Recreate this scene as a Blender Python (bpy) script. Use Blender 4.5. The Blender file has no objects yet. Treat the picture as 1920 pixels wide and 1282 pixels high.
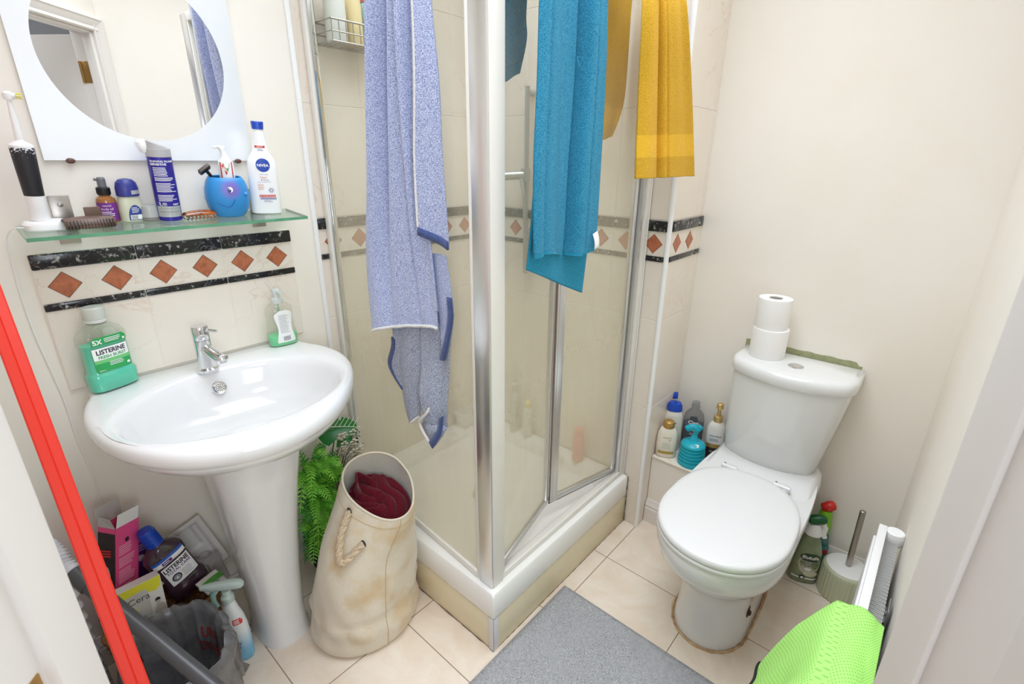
import bpy, bmesh, math, random
from mathutils import Vector, Matrix
random.seed(7)
C = bpy.context.scene.collection
SC = bpy.context.scene
PI = math.pi
def rad(a): return math.radians(a)
def lin(c):
    return tuple((x/255/12.92 if x/255 <= .04045 else ((x/255+.055)/1.055)**2.4) for x in c) + (1,)

# ------------------------------------------------------------------ materials
def newmat(name):
    m = bpy.data.materials.new(name); m.use_nodes = True
    nt = m.node_tree
    return m, nt, nt.nodes['Principled BSDF'], nt.nodes['Material Output']
def N(nt, typ, **kw):
    n = nt.nodes.new(typ)
    for k, v in kw.items():
        if hasattr(n, k): setattr(n, k, v)
        else: n.inputs[k].default_value = v
    return n
def mat(name, rgb, rough=.5, metal=0, spec=.5, coat=0, trans=0, alpha=1, var=0, vscale=8, bump=0, bscale=60, sheen=0, sub=0, rgb2=None):
    m, nt, b, o = newmat(name)
    b.inputs['Base Color'].default_value = lin(rgb)
    b.inputs['Roughness'].default_value = rough
    b.inputs['Metallic'].default_value = metal
    b.inputs['Specular IOR Level'].default_value = spec
    b.inputs['Coat Weight'].default_value = coat
    b.inputs['Coat Roughness'].default_value = .05
    b.inputs['Transmission Weight'].default_value = trans
    b.inputs['Alpha'].default_value = alpha
    b.inputs['Sheen Weight'].default_value = sheen
    if sub:
        b.inputs['Subsurface Weight'].default_value = sub
        b.inputs['Subsurface Radius'].default_value = (.01, .01, .01)
        b.inputs['Subsurface Scale'].default_value = .5
    if var or rgb2 or bump:
        tc = N(nt, 'ShaderNodeTexCoord')
    if var or rgb2:
        no = N(nt, 'ShaderNodeTexNoise', Scale=vscale, Detail=5.0, Roughness=.6)
        nt.links.new(tc.outputs['Object'], no.inputs['Vector'])
        r = N(nt, 'ShaderNodeValToRGB')
        c2 = rgb2 or tuple(max(0, x*(1-var)) for x in rgb)
        r.color_ramp.elements[0].position = .32; r.color_ramp.elements[1].position = .68
        r.color_ramp.elements[0].color = lin(c2); r.color_ramp.elements[1].color = lin(rgb)
        nt.links.new(no.outputs['Fac'], r.inputs['Fac']); nt.links.new(r.outputs['Color'], b.inputs['Base Color'])
    if bump:
        n2 = N(nt, 'ShaderNodeTexNoise', Scale=bscale, Detail=3.0)
        nt.links.new(tc.outputs['Object'], n2.inputs['Vector'])
        bp = N(nt, 'ShaderNodeBump', Strength=bump, Distance=.002)
        nt.links.new(n2.outputs['Fac'], bp.inputs['Height']); nt.links.new(bp.outputs['Normal'], b.inputs['Normal'])
    return m
def fresnel_both(nt, ior=1.45):
    """thin-sheet reflectance: the same from either face"""
    ge = N(nt, 'ShaderNodeNewGeometry'); ma = N(nt, 'ShaderNodeMath', operation='MULTIPLY_ADD'); ma.inputs[1].default_value = 1/ior-ior; ma.inputs[2].default_value = ior
    nt.links.new(ge.outputs['Backfacing'], ma.inputs[0]); fr = N(nt, 'ShaderNodeFresnel'); nt.links.new(ma.outputs[0], fr.inputs['IOR']); return fr
def clear(name, tint=(245,248,246), haze=.1, hazecol=(225,228,222), gloss=.08, rough=.03):
    """thin clear sheet: see-through with a film of its own and a reflection that grows at grazing angles"""
    m, nt, b, o = newmat(name); nt.nodes.remove(b)
    t = N(nt, 'ShaderNodeBsdfTransparent'); t.inputs['Color'].default_value = lin(tint)
    d = N(nt, 'ShaderNodeBsdfDiffuse'); d.inputs['Color'].default_value = lin(hazecol)
    g = N(nt, 'ShaderNodeBsdfGlossy'); g.inputs['Roughness'].default_value = rough
    m1 = N(nt, 'ShaderNodeMixShader'); m1.inputs['Fac'].default_value = haze
    nt.links.new(t.outputs[0], m1.inputs[1]); nt.links.new(d.outputs[0], m1.inputs[2])
    lw = fresnel_both(nt)
    mu = N(nt, 'ShaderNodeMath', operation='MULTIPLY'); mu.inputs[1].default_value = gloss/.04*.5
    nt.links.new(lw.outputs[0], mu.inputs[0])
    m2 = N(nt, 'ShaderNodeMixShader'); nt.links.new(mu.outputs[0], m2.inputs['Fac'])
    nt.links.new(m1.outputs[0], m2.inputs[1]); nt.links.new(g.outputs[0], m2.inputs[2])
    nt.links.new(m2.outputs[0], o.inputs['Surface'])
    return m
def marble(name, base, vein, vein2=None, scale=5, width=.03, rough=.25, amount=1., spots=0, bump=0):
    m, nt, b, o = newmat(name); b.inputs['Roughness'].default_value = rough
    tc = N(nt, 'ShaderNodeTexCoord')
    no = N(nt, 'ShaderNodeTexNoise', Scale=scale, Detail=6.0, Roughness=.6, Distortion=1.2)
    nt.links.new(tc.outputs['Object'], no.inputs['Vector'])
    s = N(nt, 'ShaderNodeMath', operation='SUBTRACT'); s.inputs[1].default_value = .5
    a = N(nt, 'ShaderNodeMath', operation='ABSOLUTE')
    nt.links.new(no.outputs['Fac'], s.inputs[0]); nt.links.new(s.outputs[0], a.inputs[0])
    r = N(nt, 'ShaderNodeValToRGB'); e = r.color_ramp.elements
    e[0].position = 0; e[0].color = (amount,)*3+(1,); e[1].position = width; e[1].color = (0, 0, 0, 1)
    nt.links.new(a.outputs[0], r.inputs['Fac'])
    n2 = N(nt, 'ShaderNodeTexNoise', Scale=scale*1.7, Detail=4.0); nt.links.new(tc.outputs['Object'], n2.inputs['Vector'])
    r2 = N(nt, 'ShaderNodeValToRGB'); r2.color_ramp.elements[0].position = .3; r2.color_ramp.elements[1].position = .7
    r2.color_ramp.elements[0].color = lin(vein2 or base); r2.color_ramp.elements[1].color = lin(base)
    nt.links.new(n2.outputs['Fac'], r2.inputs['Fac'])
    mx = N(nt, 'ShaderNodeMix', data_type='RGBA')
    nt.links.new(r.outputs['Color'], mx.inputs[0]); nt.links.new(r2.outputs['Color'], mx.inputs[6]); mx.inputs[7].default_value = lin(vein)
    # veins come and go
    n3 = N(nt, 'ShaderNodeTexNoise', Scale=scale*.8, Detail=2.0); nt.links.new(tc.outputs['Object'], n3.inputs['Vector'])
    r3 = N(nt, 'ShaderNodeValToRGB'); r3.color_ramp.elements[0].position = .42; r3.color_ramp.elements[1].position = .6
    nt.links.new(n3.outputs['Fac'], r3.inputs['Fac'])
    mm = N(nt, 'ShaderNodeMath', operation='MULTIPLY')
    nt.links.new(r.outputs['Color'], mm.inputs[0]); nt.links.new(r3.outputs['Color'], mm.inputs[1])
    nt.links.new(mm.outputs[0], mx.inputs[0])
    last = mx.outputs[2]
    if spots:
        n4 = N(nt, 'ShaderNodeTexNoise', Scale=spots, Detail=3.0); nt.links.new(tc.outputs['Object'], n4.inputs['Vector'])
        r4 = N(nt, 'ShaderNodeValToRGB'); r4.color_ramp.elements[0].position = .60; r4.color_ramp.elements[1].position = .74
        nt.links.new(n4.outputs['Fac'], r4.inputs['Fac'])
        m5 = N(nt, 'ShaderNodeMix', data_type='RGBA'); nt.links.new(r4.outputs['Color'], m5.inputs[0])
        nt.links.new(last, m5.inputs[6]); m5.inputs[7].default_value = lin(vein); last = m5.outputs[2]
    nt.links.new(last, b.inputs['Base Color'])
    return m
def fabric(name, rgb, rgb2, scale=400, stretch=(1, 1, 1), bump=.6, rough=.95, sheen=.3, dist=.003, pos=(.42, .58), big=None):
    m, nt, b, o = newmat(name); b.inputs['Roughness'].default_value = rough; b.inputs['Sheen Weight'].default_value = sheen
    b.inputs['Specular IOR Level'].default_value = .1
    tc = N(nt, 'ShaderNodeTexCoord'); mp = N(nt, 'ShaderNodeMapping'); mp.inputs['Scale'].default_value = stretch
    nt.links.new(tc.outputs['Object'], mp.inputs['Vector'])
    no = N(nt, 'ShaderNodeTexNoise', Scale=scale, Detail=2.0, Roughness=.6); nt.links.new(mp.outputs[0], no.inputs['Vector'])
    r = N(nt, 'ShaderNodeValToRGB'); r.color_ramp.elements[0].position = pos[0]; r.color_ramp.elements[1].position = pos[1]
    r.color_ramp.elements[0].color = lin(rgb2); r.color_ramp.elements[1].color = lin(rgb)
    nt.links.new(no.outputs['Fac'], r.inputs['Fac'])
    last = r.outputs['Color']
    if big:
        n3 = N(nt, 'ShaderNodeTexNoise', Scale=big[1], Detail=4.0); nt.links.new(tc.outputs['Object'], n3.inputs['Vector'])
        r3 = N(nt, 'ShaderNodeValToRGB'); r3.color_ramp.elements[0].position = .5; r3.color_ramp.elements[1].position = .72
        nt.links.new(n3.outputs['Fac'], r3.inputs['Fac'])
        mx = N(nt, 'ShaderNodeMix', data_type='RGBA'); mx.inputs[7].default_value = lin(big[0])
        nt.links.new(r3.outputs['Color'], mx.inputs[0]); nt.links.new(last, mx.inputs[6]); last = mx.outputs[2]
    nt.links.new(last, b.inputs['Base Color'])
    bp = N(nt, 'ShaderNodeBump', Strength=bump, Distance=dist); nt.links.new(no.outputs['Fac'], bp.inputs['Height'])
    nt.links.new(bp.outputs['Normal'], b.inputs['Normal'])
    return m

M = {}
M['wall'] = mat('cream_paint', (241,236,228), .75, spec=.25, rgb2=(237,230,218), vscale=1.6, bump=.12, bscale=14)
M['ceil'] = mat('white_ceiling_paint', (243,243,240), .9)
M['gloss'] = mat('white_gloss_paint', (228,222,216), .4)
M['hall'] = mat('grey_hall_paint', (186,188,192), .8)
M['cream_tile'] = marble('cream_marble_tile', (231,220,207), (214,186,166), (235,226,215), 3.0, .010, .22, .5)
M['black_tile'] = marble('black_marble_tile', (22,22,24), (190,186,182), (34,34,36), 20, .010, .18, .8, spots=85)
M['diamond'] = mat('terracotta_marble', (196,116,80), .3, rgb2=(160,88,58), vscale=55)
M['diamond_edge'] = mat('diamond_outline', (92,64,52), .4)
M['grout'] = mat('white_grout', (236,230,220), .8)
M['ceramic'] = mat('white_ceramic', (226,226,225), .12, spec=.5, coat=.35)
M['acrylic'] = mat('white_acrylic', (238,236,231), .3)
M['panelcream'] = mat('aged_cream_panel', (226,214,184), .3, rgb2=(220,206,172), vscale=5)
M['chrome'] = mat('chrome', (225,226,228), .09, 1)
M['alu'] = mat('satin_aluminium', (222,222,222), .28, .92)
M['white_frame'] = mat('white_satin_frame', (228,224,216), .35)
M['steel'] = mat('brushed_steel', (178,172,165), .32, 1)
M['brownrust'] = mat('rusty_seal', (176,140,112), .6)
M['dark'] = mat('dark_rubber', (40,38,38), .6)
M['grime'] = mat('mouldy_sealant', (92,78,64), .8, rgb2=(140,120,100), vscale=60)
M['white'] = mat('white_plastic', (240,240,240), .3)
M['black'] = mat('black_plastic', (24,24,26), .4)
M['ink'] = mat('dark_print', (30,28,40), .5)
M['wprint'] = mat('white_print', (242,242,242), .5)
M['gprint'] = mat('grey_print', (150,150,155), .5)
M['red'] = mat('red_plastic', (228,52,34), .42)
M['redprint'] = mat('red_print', (212,60,62), .5)
M['blue'] = mat('blue_plastic', (22,72,185), .3)
M['brass'] = mat('brass', (190,150,90), .35, 1)

# ------------------------------------------------------------------ mesh builder
class MB:
    def __init__(s): s.v = []; s.f = []; s.mi = []; s.M = Matrix.Identity(4)
    def add(s, vs, fs, mi=0, T=None):
        b = len(s.v); X = s.M @ T if T is not None else s.M
        s.v += [tuple(X @ Vector(p)) for p in vs]
        s.f += [tuple(b+i for i in f) for f in fs]; s.mi += [mi]*len(fs)
        return s
    def bm(s, bm, mi=0, T=None):
        bm.verts.index_update()
        s.add([v.co.copy() for v in bm.verts], [[v.index for v in f.verts] for f in bm.faces], mi, T); bm.free(); return s
    def box(s, a, b, mi=0, bev=0, seg=2, T=None):
        bm = bmesh.new(); bmesh.ops.create_cube(bm, size=1)
        for v in bm.verts:
            v.co = Vector([a[i]+(b[i]-a[i])*(v.co[i]+.5) for i in range(3)])
        bmesh.ops.recalc_face_normals(bm, faces=bm.faces)
        if bev:
            bev = min(bev, .49*min(abs(b[i]-a[i]) for i in range(3)))
            bmesh.ops.bevel(bm, geom=list(bm.edges), offset=bev, segments=seg, profile=.5, affect='EDGES')
        return s.bm(bm, mi, T)
    def loft(s, rings, mi=0, cap0=True, cap1=True, closed=True, T=None):
        n = len(rings[0]); vs = [p for r in rings for p in r]; fs = []
        for k in range(len(rings)-1):
            for i in range(n if closed else n-1):
                j = (i+1) % n
                fs.append((k*n+i, k*n+j, (k+1)*n+j, (k+1)*n+i))
        if cap0: fs.append(tuple(reversed(range(n))))
        if cap1: fs.append(tuple((len(rings)-1)*n+i for i in range(n)))
        return s.add(vs, fs, mi, T)
    def lathe(s, prof, seg=32, mi=0, c=(0, 0, 0), sx=1, sy=1, cap0=True, cap1=True, T=None):
        rings = [[(c[0]+max(r, 1e-5)*sx*math.cos(2*PI*i/seg), c[1]+max(r, 1e-5)*sy*math.sin(2*PI*i/seg), c[2]+z) for i in range(seg)] for r, z in prof]
        return s.loft(rings, mi, cap0, cap1, T=T)
    def cyl(s, p0, p1, r, seg=20, mi=0, r1=None, bev=0, T=None):
        p0 = Vector(p0); p1 = Vector(p1); d = p1-p0; L = d.length
        Q = Matrix.Translation(p0) @ d.to_track_quat('Z', 'Y').to_matrix().to_4x4()
        r1 = r if r1 is None else r1
        pr = [(r, 0), (r1, L)] if not bev else [(r-bev, 0), (r, bev), (r1, L-bev), (r1-bev, L)]
        return s.lathe(pr, seg, mi, T=(T @ Q if T is not None else Q))
    def tube(s, path, r, seg=8, mi=0, rr=None, flat=None, closed=False, T=None):
        P = [Vector(p) for p in path]; n = len(P); rings = []
        up = Vector((0, 0, 1)); prev = None
        for i in range(n):
            if closed: t = P[(i+1) % n]-P[i-1]
            else: t = P[min(i+1, n-1)]-P[max(i-1, 0)]
            if t.length < 1e-9: t = Vector((0, 0, 1))
            t.normalize()
            if prev is None:
                a = up.cross(t) if abs(t.z) < .95 else Vector((1, 0, 0)).cross(t)
            else:
                a = prev-t*prev.dot(t)
            a.normalize(); prev = a; b = t.cross(a)
            q = rr[i] if rr else r; q2 = q*(flat or 1)
            rings.append([tuple(P[i]+a*q*math.cos(2*PI*k/seg)+b*q2*math.sin(2*PI*k/seg)) for k in range(seg)])
        if closed: rings.append(rings[0])
        return s.loft(rings, mi, not closed, not closed, T=T)
    def prism(s, out, z0, z1, mi=0, T=None):
        return s.loft([[(x, y, z0) for x, y in out], [(x, y, z1) for x, y in out]], mi, T=T)
    def grid(s, fn, nu, nv, mi=0, wrap=False, T=None):
        vs = [fn(i/nu, j/nv) for j in range(nv+1) for i in range(nu+1)]
        fs = [(j*(nu+1)+i, j*(nu+1)+i+1, (j+1)*(nu+1)+i+1, (j+1)*(nu+1)+i) for j in range(nv) for i in range(nu)]
        return s.add(vs, fs, mi, T)
    def text(s, t, size, fn, mi=0, ax='c', bold=0, sx=1, T=None):
        vs, fs = text_mesh(t, bold)
        if not vs: return s
        xs = [p[0] for p in vs]; x0, x1 = min(xs), max(xs)
        off = {'c': (x0+x1)/2, 'l': x0, 'r': x1}[ax]
        return s.add([fn((p[0]-off)*size*sx, p[1]*size) for p in vs], fs, mi, T)
    def build(s, name, mats, parent=None, smooth=30, world=False, solid=0, subs=0, off=0):
        me = bpy.data.meshes.new(name); vs = s.v
        if world and parent is not None:
            L = parent.matrix_basis.inverted() if parent.type == 'EMPTY' and parent.parent is None else world_of(parent).inverted()
            vs = [tuple(L @ Vector(p)) for p in vs]
        me.from_pydata(vs, [], s.f)
        for m in (mats if isinstance(mats, (list, tuple)) else [mats]): me.materials.append(M[m] if isinstance(m, str) else m)
        me.polygons.foreach_set('material_index', s.mi)
        bm = bmesh.new(); bm.from_mesh(me); bmesh.ops.recalc_face_normals(bm, faces=bm.faces); bm.to_mesh(me); bm.free()
        if smooth:
            me.polygons.foreach_set('use_smooth', [True]*len(me.polygons)); me.set_sharp_from_angle(angle=rad(smooth))
        me.update()
        o = bpy.data.objects.new(name, me); C.objects.link(o)
        if parent is not None: o.parent = parent
        if solid:
            md = o.modifiers.new('thickness', 'SOLIDIFY'); md.thickness = solid; md.offset = off
        if subs:
            md = o.modifiers.new('smooth', 'SUBSURF'); md.levels = subs; md.render_levels = subs
        return o
def world_of(o):
    m = o.matrix_basis.copy()
    while o.parent: o = o.parent; m = o.matrix_basis @ m
    return m
_tc = {}
def text_mesh(t, bold=0):
    k = (t, bold)
    if k not in _tc:
        cu = bpy.data.curves.new('t', 'FONT'); cu.body = t; cu.size = 1; cu.offset = bold; cu.resolution_u = 3; cu.fill_mode = 'FRONT'
        ob = bpy.data.objects.new('t', cu); C.objects.link(ob)
        dg = bpy.context.evaluated_depsgraph_get(); dg.update()
        me = bpy.data.meshes.new_from_object(ob.evaluated_get(dg))
        _tc[k] = ([tuple(v.co) for v in me.vertices], [tuple(p.vertices) for p in me.polygons])
        bpy.data.objects.remove(ob); bpy.data.curves.remove(cu); bpy.data.meshes.remove(me)
    return _tc[k]
def thing(name, label, cat, loc=(0, 0, 0), rz=0, rx=0, ry=0, group=None, rot=None):
    o = bpy.data.objects.new(name, None); C.objects.link(o); o.location = loc
    o.rotation_euler = rot if rot is not None else (rad(rx), rad(ry), rad(rz)); o.empty_display_size = .05
    o.matrix_basis  # location and rotation are readable straight away
    o['label'] = label; o['category'] = cat
    if group: o['group'] = group
    return o
def tag(o, label, cat, group=None):
    o['label'] = label; o['category'] = cat
    if group: o['group'] = group
    return o
def struct(o):
    o['kind'] = 'structure'; return o
def ring(cx, cy, z, rx, ry, p=2, n=32, rot=0):
    out = []
    for i in range(n):
        a = 2*PI*i/n; ca, sa = math.cos(a), math.sin(a)
        x = math.copysign(abs(ca)**(2/p), ca)*rx; y = math.copysign(abs(sa)**(2/p), sa)*ry
        out.append((cx+x*math.cos(rot)-y*math.sin(rot), cy+x*math.sin(rot)+y*math.cos(rot), z))
    return out
class Bottle:
    """rings (z, rx, ry, p): a body whose front (-y) carries labels that follow it"""
    def __init__(s, rings, n=40): s.r = rings; s.n = n
    def at(s, z):
        r = s.r
        if z <= r[0][0]: return r[0][1:]
        for a, b in zip(r, r[1:]):
            if z <= b[0]:
                t = (z-a[0])/max(b[0]-a[0], 1e-9); return tuple(a[k]+(b[k]-a[k])*t for k in (1, 2, 3))
        return r[-1][1:]
    def body(s, mb, mi=0, shrink=0, z0=None, z1=None):
        zs = [q[0] for q in s.r if (z0 is None or q[0] > z0) and (z1 is None or q[0] < z1)]
        if z0 is not None: zs = [z0]+zs
        if z1 is not None: zs = zs+[z1]
        mb.loft([ring(0, 0, z, s.at(z)[0]-shrink, s.at(z)[1]-shrink, s.at(z)[2], s.n) for z in zs], mi)
        return mb
    def front(s, x, z, eps=.0004):
        rx, ry, p = s.at(z); q = min(abs(x/rx), .999)
        return -(ry*(1-q**p)**(1/p))-eps
    def patch(s, mb, x0, x1, z0, z1, mi=0, eps=.0004, nu=14, nv=8, shape=None):
        def fn(u, v):
            z = z0+(z1-z0)*v; a, b = (shape(v) if shape else (0, 1))
            x = x0+(x1-x0)*(a+(b-a)*u); return (x, s.front(x, z, eps), z)
        return mb.grid(fn, nu, nv, mi)
    def text(s, mb, t, size, x, z, mi=0, ax='c', bold=0, sx=1, eps=.0008):
        return mb.text(t, size, lambda a, b: (x+a, s.front(x+a, z+b, eps), z+b), mi, ax, bold, sx)
    def lines(s, mb, x0, x1, z, n, dz, h, mi=0, seed=1, eps=.0008):
        R = random.Random(seed)
        for k in range(n):
            e = x0+(x1-x0)*R.uniform(.7, 1); s.patch(mb, x0, e, z-k*dz-h, z-k*dz, mi, eps, 6, 1)
        return mb
# ------------------------------------------------------------------ the room
XC, XB, YD, HC = .226, 2.069, -1.63, 2.36        # left wall, right wall, front wall, ceiling
def sbox(name, a, b, m, bev=0):
    return struct(MB().box(a, b, 0, bev).build(name, m))
sbox('wall_back', (-1.0, 0, 0), (2.2, .1, HC), 'wall')
sbox('wall_right', (XB, -1.9, 0), (2.2, 0, HC), 'wall')
sbox('wall_left', (.14, -1.0, 0), (XC, 0, HC), 'wall')
mb = MB(); mb.prism([(.992, -1.652), (XB, YD), (XB, -1.75), (.95, -1.75)], 0, HC); struct(mb.build('wall_front', 'wall', smooth=0))
sbox('ceiling', (-1.1, -3.1, HC), (2.3, .2, HC+.1), 'ceil')
# hall beyond the doorway
sbox('wall_hall', (-1.05, -3.05, 0), (1.75, -2.95, HC), 'hall')
sbox('wall_hall_left', (-1.05, -2.95, 0), (-.95, 0, HC), 'hall')
sbox('wall_hall_right', (1.65, -2.95, 0), (1.75, -1.75, HC), 'hall')

# floor tiles: 330 mm squares with thin brown joints
def floor_mat():
    m, nt, b, o = newmat('cream_floor_tile'); b.inputs['Roughness'].default_value = .35
    tc = N(nt, 'ShaderNodeTexCoord'); sp = N(nt, 'ShaderNodeSeparateXYZ'); nt.links.new(tc.outputs['Object'], sp.inputs[0])
    dist = []
    for ax, o0 in (('X', .595), ('Y', -.868)):
        a = N(nt, 'ShaderNodeMath', operation='SUBTRACT'); a.inputs[1].default_value = o0-.1655; nt.links.new(sp.outputs[ax], a.inputs[0])
        f = N(nt, 'ShaderNodeMath', operation='FLOORED_MODULO'); f.inputs[1].default_value = .331; nt.links.new(a.outputs[0], f.inputs[0])
        s = N(nt, 'ShaderNodeMath', operation='SUBTRACT'); s.inputs[1].default_value = .1655; nt.links.new(f.outputs[0], s.inputs[0])
        ab = N(nt, 'ShaderNodeMath', operation='ABSOLUTE'); nt.links.new(s.outputs[0], ab.inputs[0]); dist.append(ab)
    mn = N(nt, 'ShaderNodeMath', operation='MINIMUM'); nt.links.new(dist[0].outputs[0], mn.inputs[0]); nt.links.new(dist[1].outputs[0], mn.inputs[1])
    lt = N(nt, 'ShaderNodeMath', operation='LESS_THAN'); lt.inputs[1].default_value = .0014; nt.links.new(mn.outputs[0], lt.inputs[0])
    no = N(nt, 'ShaderNodeTexNoise', Scale=7.0, Detail=6.0, Roughness=.65, Distortion=.6); nt.links.new(tc.outputs['Object'], no.inputs['Vector'])
    r = N(nt, 'ShaderNodeValToRGB'); r.color_ramp.elements[0].position = .34; r.color_ramp.elements[1].position = .62
    r.color_ramp.elements[0].color = lin((226,208,188)); r.color_ramp.elements[1].color = lin((236,224,209)); nt.links.new(no.outputs['Fac'], r.inputs['Fac'])
    mx = N(nt, 'ShaderNodeMix', data_type='RGBA'); nt.links.new(lt.outputs[0], mx.inputs[0]); nt.links.new(r.outputs['Color'], mx.inputs[6]); mx.inputs[7].default_value = lin((150,128,108))
    nt.links.new(mx.outputs[2], b.inputs['Base Color'])
    bp = N(nt, 'ShaderNodeBump', Strength=.5, Distance=.001, invert=True); nt.links.new(lt.outputs[0], bp.inputs['Height']); nt.links.new(bp.outputs['Normal'], b.inputs['Normal'])
    return m
M['floor'] = floor_mat()
sbox('floor', (-1.05, -3.05, -.1), (2.2, .1, 0), 'floor')

# tiled surfaces: real tiles with joints, black marble bars and diamonds
def tiles(mb, O, U, Nn, us, rows, th=.006, gap=.0016, trimdiam=True):
    O = Vector(O); U = Vector(U); Nn = Vector(Nn); Z = Vector((0, 0, 1))
    T = Matrix((U.to_4d(), Z.to_4d(), Nn.to_4d(), Vector((0, 0, 0, 1)))).transposed()
    T[0][3], T[1][3], T[2][3] = O.x, O.y, O.z; T[3] = (0, 0, 0, 1)
    zs = [r[0] for r in rows]+[rows[-1][1]]
    mb.box((us[0], zs[0], 0), (us[-1], zs[-1], th-.0015), 3, 0, T=T)          # grout bed
    for z0, z1, kind in rows:
        for a, b in zip(us, us[1:]):
            g = gap/2
            mb.box((a+g, z0+g, .0005), (b-g, z1-g, th), 0, .0012, 1, T=T)
            if kind == 'band':
                mb.box((a+g, z1-.036, th-.001), (b-g, z1-.001, th+.006), 1, .005, 3, T=T)
                mb.box((a+g, z1-.134, th-.001), (b-g, z1-.116, th+.004), 1, .003, 2, T=T)
                a0 = b-.2 if a == us[0] and b-a < .199 else a
                for k in (.05, .15):
                    c = a0+k
                    if c-.026 < a or c+.026 > b: continue
                    zc = z1-.0765
                    for r, h, mi in ((.032, .0005, 4), (.0302, .0009, 2)):
                        mb.prism([(c-r, zc), (c, zc-r), (c+r, zc), (c, zc+r)], th-.0004, th+h, mi, T=T)
TM = ['cream_tile', 'black_tile', 'diamond', 'grout', 'diamond_edge']
mb = MB(); tiles(mb, (0, 0, 0), (1, 0, 0), (0, -1, 0), [.381, .581, .781, .981], [(.834, 1.169, 'band')], th=.009)
struct(mb.build('wall_splashback', TM))
rows = [(.19, .525, 't'), (.525, .86, 't'), (.86, 1.195, 'band'), (1.195, 1.53, 't'), (1.53, 1.865, 't'), (1.865, 2.2, 't')]
mb = MB(); tiles(mb, (0, 0, 0), (1, 0, 0), (0, -1, 0), [1.076, 1.276, 1.476, 1.676, 1.803], rows); struct(mb.build('wall_shower_back', TM))
# boxed-in pier that closes the right side of the shower
sbox('wall_pier', (1.815, -.864, 0), (XB, 0, HC), 'wall')
mb = MB(); T0 = (1.815, 0, 0)
tiles(mb, (1.815, 0, 0), (0, -1, 0), (-1, 0, 0), [0, .068, .268, .468, .668, .864], [(0, .19, 't')]+rows); struct(mb.build('wall_shower_side', TM))
mb = MB(); tiles(mb, (1.809, -.864, 0), (1, 0, 0), (0, -1, 0), [.014, .2205, .26], [(0, .19, 't')]+rows); struct(mb.build('wall_pier_face', TM))
struct(MB().cyl((1.812, -.866, 0), (1.812, -.866, HC), .0085, 16).build('trim_1', 'white'))
struct(MB().box((1.062, -.011, 0), (1.076, 0, HC), 0, .003).build('trim_2', 'white'))
# pipe boxing with a tiled top behind the toilet, and its skirting
mb = MB(); mb.box((1.878, -1.19, 0), (XB, -.872, .292), 0); mb.box((1.872, -1.19, .292), (XB, -.872, .3), 1, .003)
struct(mb.build('wall_ledge', ['wall', 'cream_tile']))
def skirt(name, p0, p1, n, h=.1):
    mb = MB(); p0 = Vector(p0); p1 = Vector(p1); n = Vector(n)
    prof = [(0, 0), (.016, 0), (.016, h*.62), (.012, h*.68), (.014, h*.76), (.008, h*.9), (.004, h), (0, h)]
    mb.loft([[tuple(p+n*a+Vector((0, 0, z))) for a, z in prof] for p in (p0, p1)])
    return struct(mb.build(name, 'gloss', smooth=20))
skirt('baseboard_ledge', (1.878, -.872, 0), (1.878, -1.19, 0), (-1, 0, 0))
skirt('baseboard_right', (XB, -1.19, 0), (XB, YD+.02, 0), (-1, 0, 0))
skirt('baseboard_front', (1.0, -1.65, 0), (XB, YD, 0), (0, 1, 0))
skirt('baseboard_back', (XC, 0, 0), (1.03, 0, 0), (0, -1, 0))
# old green paint left on the wall above the cistern
mb = MB(); R = random.Random(3); n = 40; top = []; bot = []
for i in range(n+1):
    y = -1.085-.35*i/n; top.append((XB-.0012, y, .7835+.0012*math.sin(i*.9)+R.uniform(-.0006, .0006)-(.010 if i > n-2 else 0))); bot.append((XB-.0012, y, .752))
mb.loft([bot, top, [(XB+.002, p[1], p[2]) for p in top]], 0, False, False, closed=False)
M['oldgreen'] = mat('old_green_paint', (172,174,134), .8, rgb2=(150,154,116), vscale=60)
struct(mb.build('trim_3', 'oldgreen', smooth=0))

# ---- the doorway (its wall runs diagonally) with the open door
Pl = Vector((.267, -1.03, 0)); Pr = Vector((.95, -1.617, 0)); u = (Pr-Pl).normalized(); W = (Pr-Pl).length; nn = Vector((-u.y, u.x, 0))   # nn points into the room
DT = Matrix(((u.x, nn.x, 0, Pl.x), (u.y, nn.y, 0, Pl.y), (0, 0, 1, 0), (0, 0, 0, 1)))     # local: x along the wall, y into the room
HH = 1.913
mb = MB(); mb.box((-.14, -.1, HH+.03), (W+.14, -.001, HC), 0, T=DT); mb.box((W+.02, -.1, 0), (W+.12, -.002, HC), 0, T=DT); mb.box((-.12, -.1, 0), (-.02, -.002, HC), 0, T=DT)
struct(mb.build('wall_doorway', 'wall', smooth=0))
d1 = bpy.data.objects.new('door_1', None); C.objects.link(d1); d1.matrix_world = DT; struct(d1)
mb = MB()
for a, b in ((-.042, -.012), (W, W+.03)): mb.box((a, -.1, 0), (b, 0, HH+.03), 0, .002)
mb.box((0, -.1, HH), (W, 0, HH+.03), 0, .002)
for a, b in ((-.013, 0), (W-.011, W+.001)): mb.box((a, -.042, 0), (b, 0, HH), 0, .003)       # stops
mb.box((0, -.042, HH-.011), (W, 0, HH+.001), 0, .003)
mb.build('door_lining', 'gloss', d1)
def arch(a, b, horizontal=False):
    mb = MB(); prof = [(0, 0), (0, .010), (.006, .014), (.018, .010), (.03, .014), (.044, .016), (.050, .020), (.056, .018), (.058, 0)]
    if horizontal: rings = [[(x, y, HH+z) for z, y in prof] for x in (a, b)]
    else: rings = [[(a+(b-a)/abs(b-a)*x, y, z) for x, y in prof] for z in (0, HH+.058)]
    mb.loft(rings); return mb.build('architrave', 'gloss', d1, smooth=25)
arch(-.020, -1); arch(W+.005, W+1); arch(-.06, W+.06, True)
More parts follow.
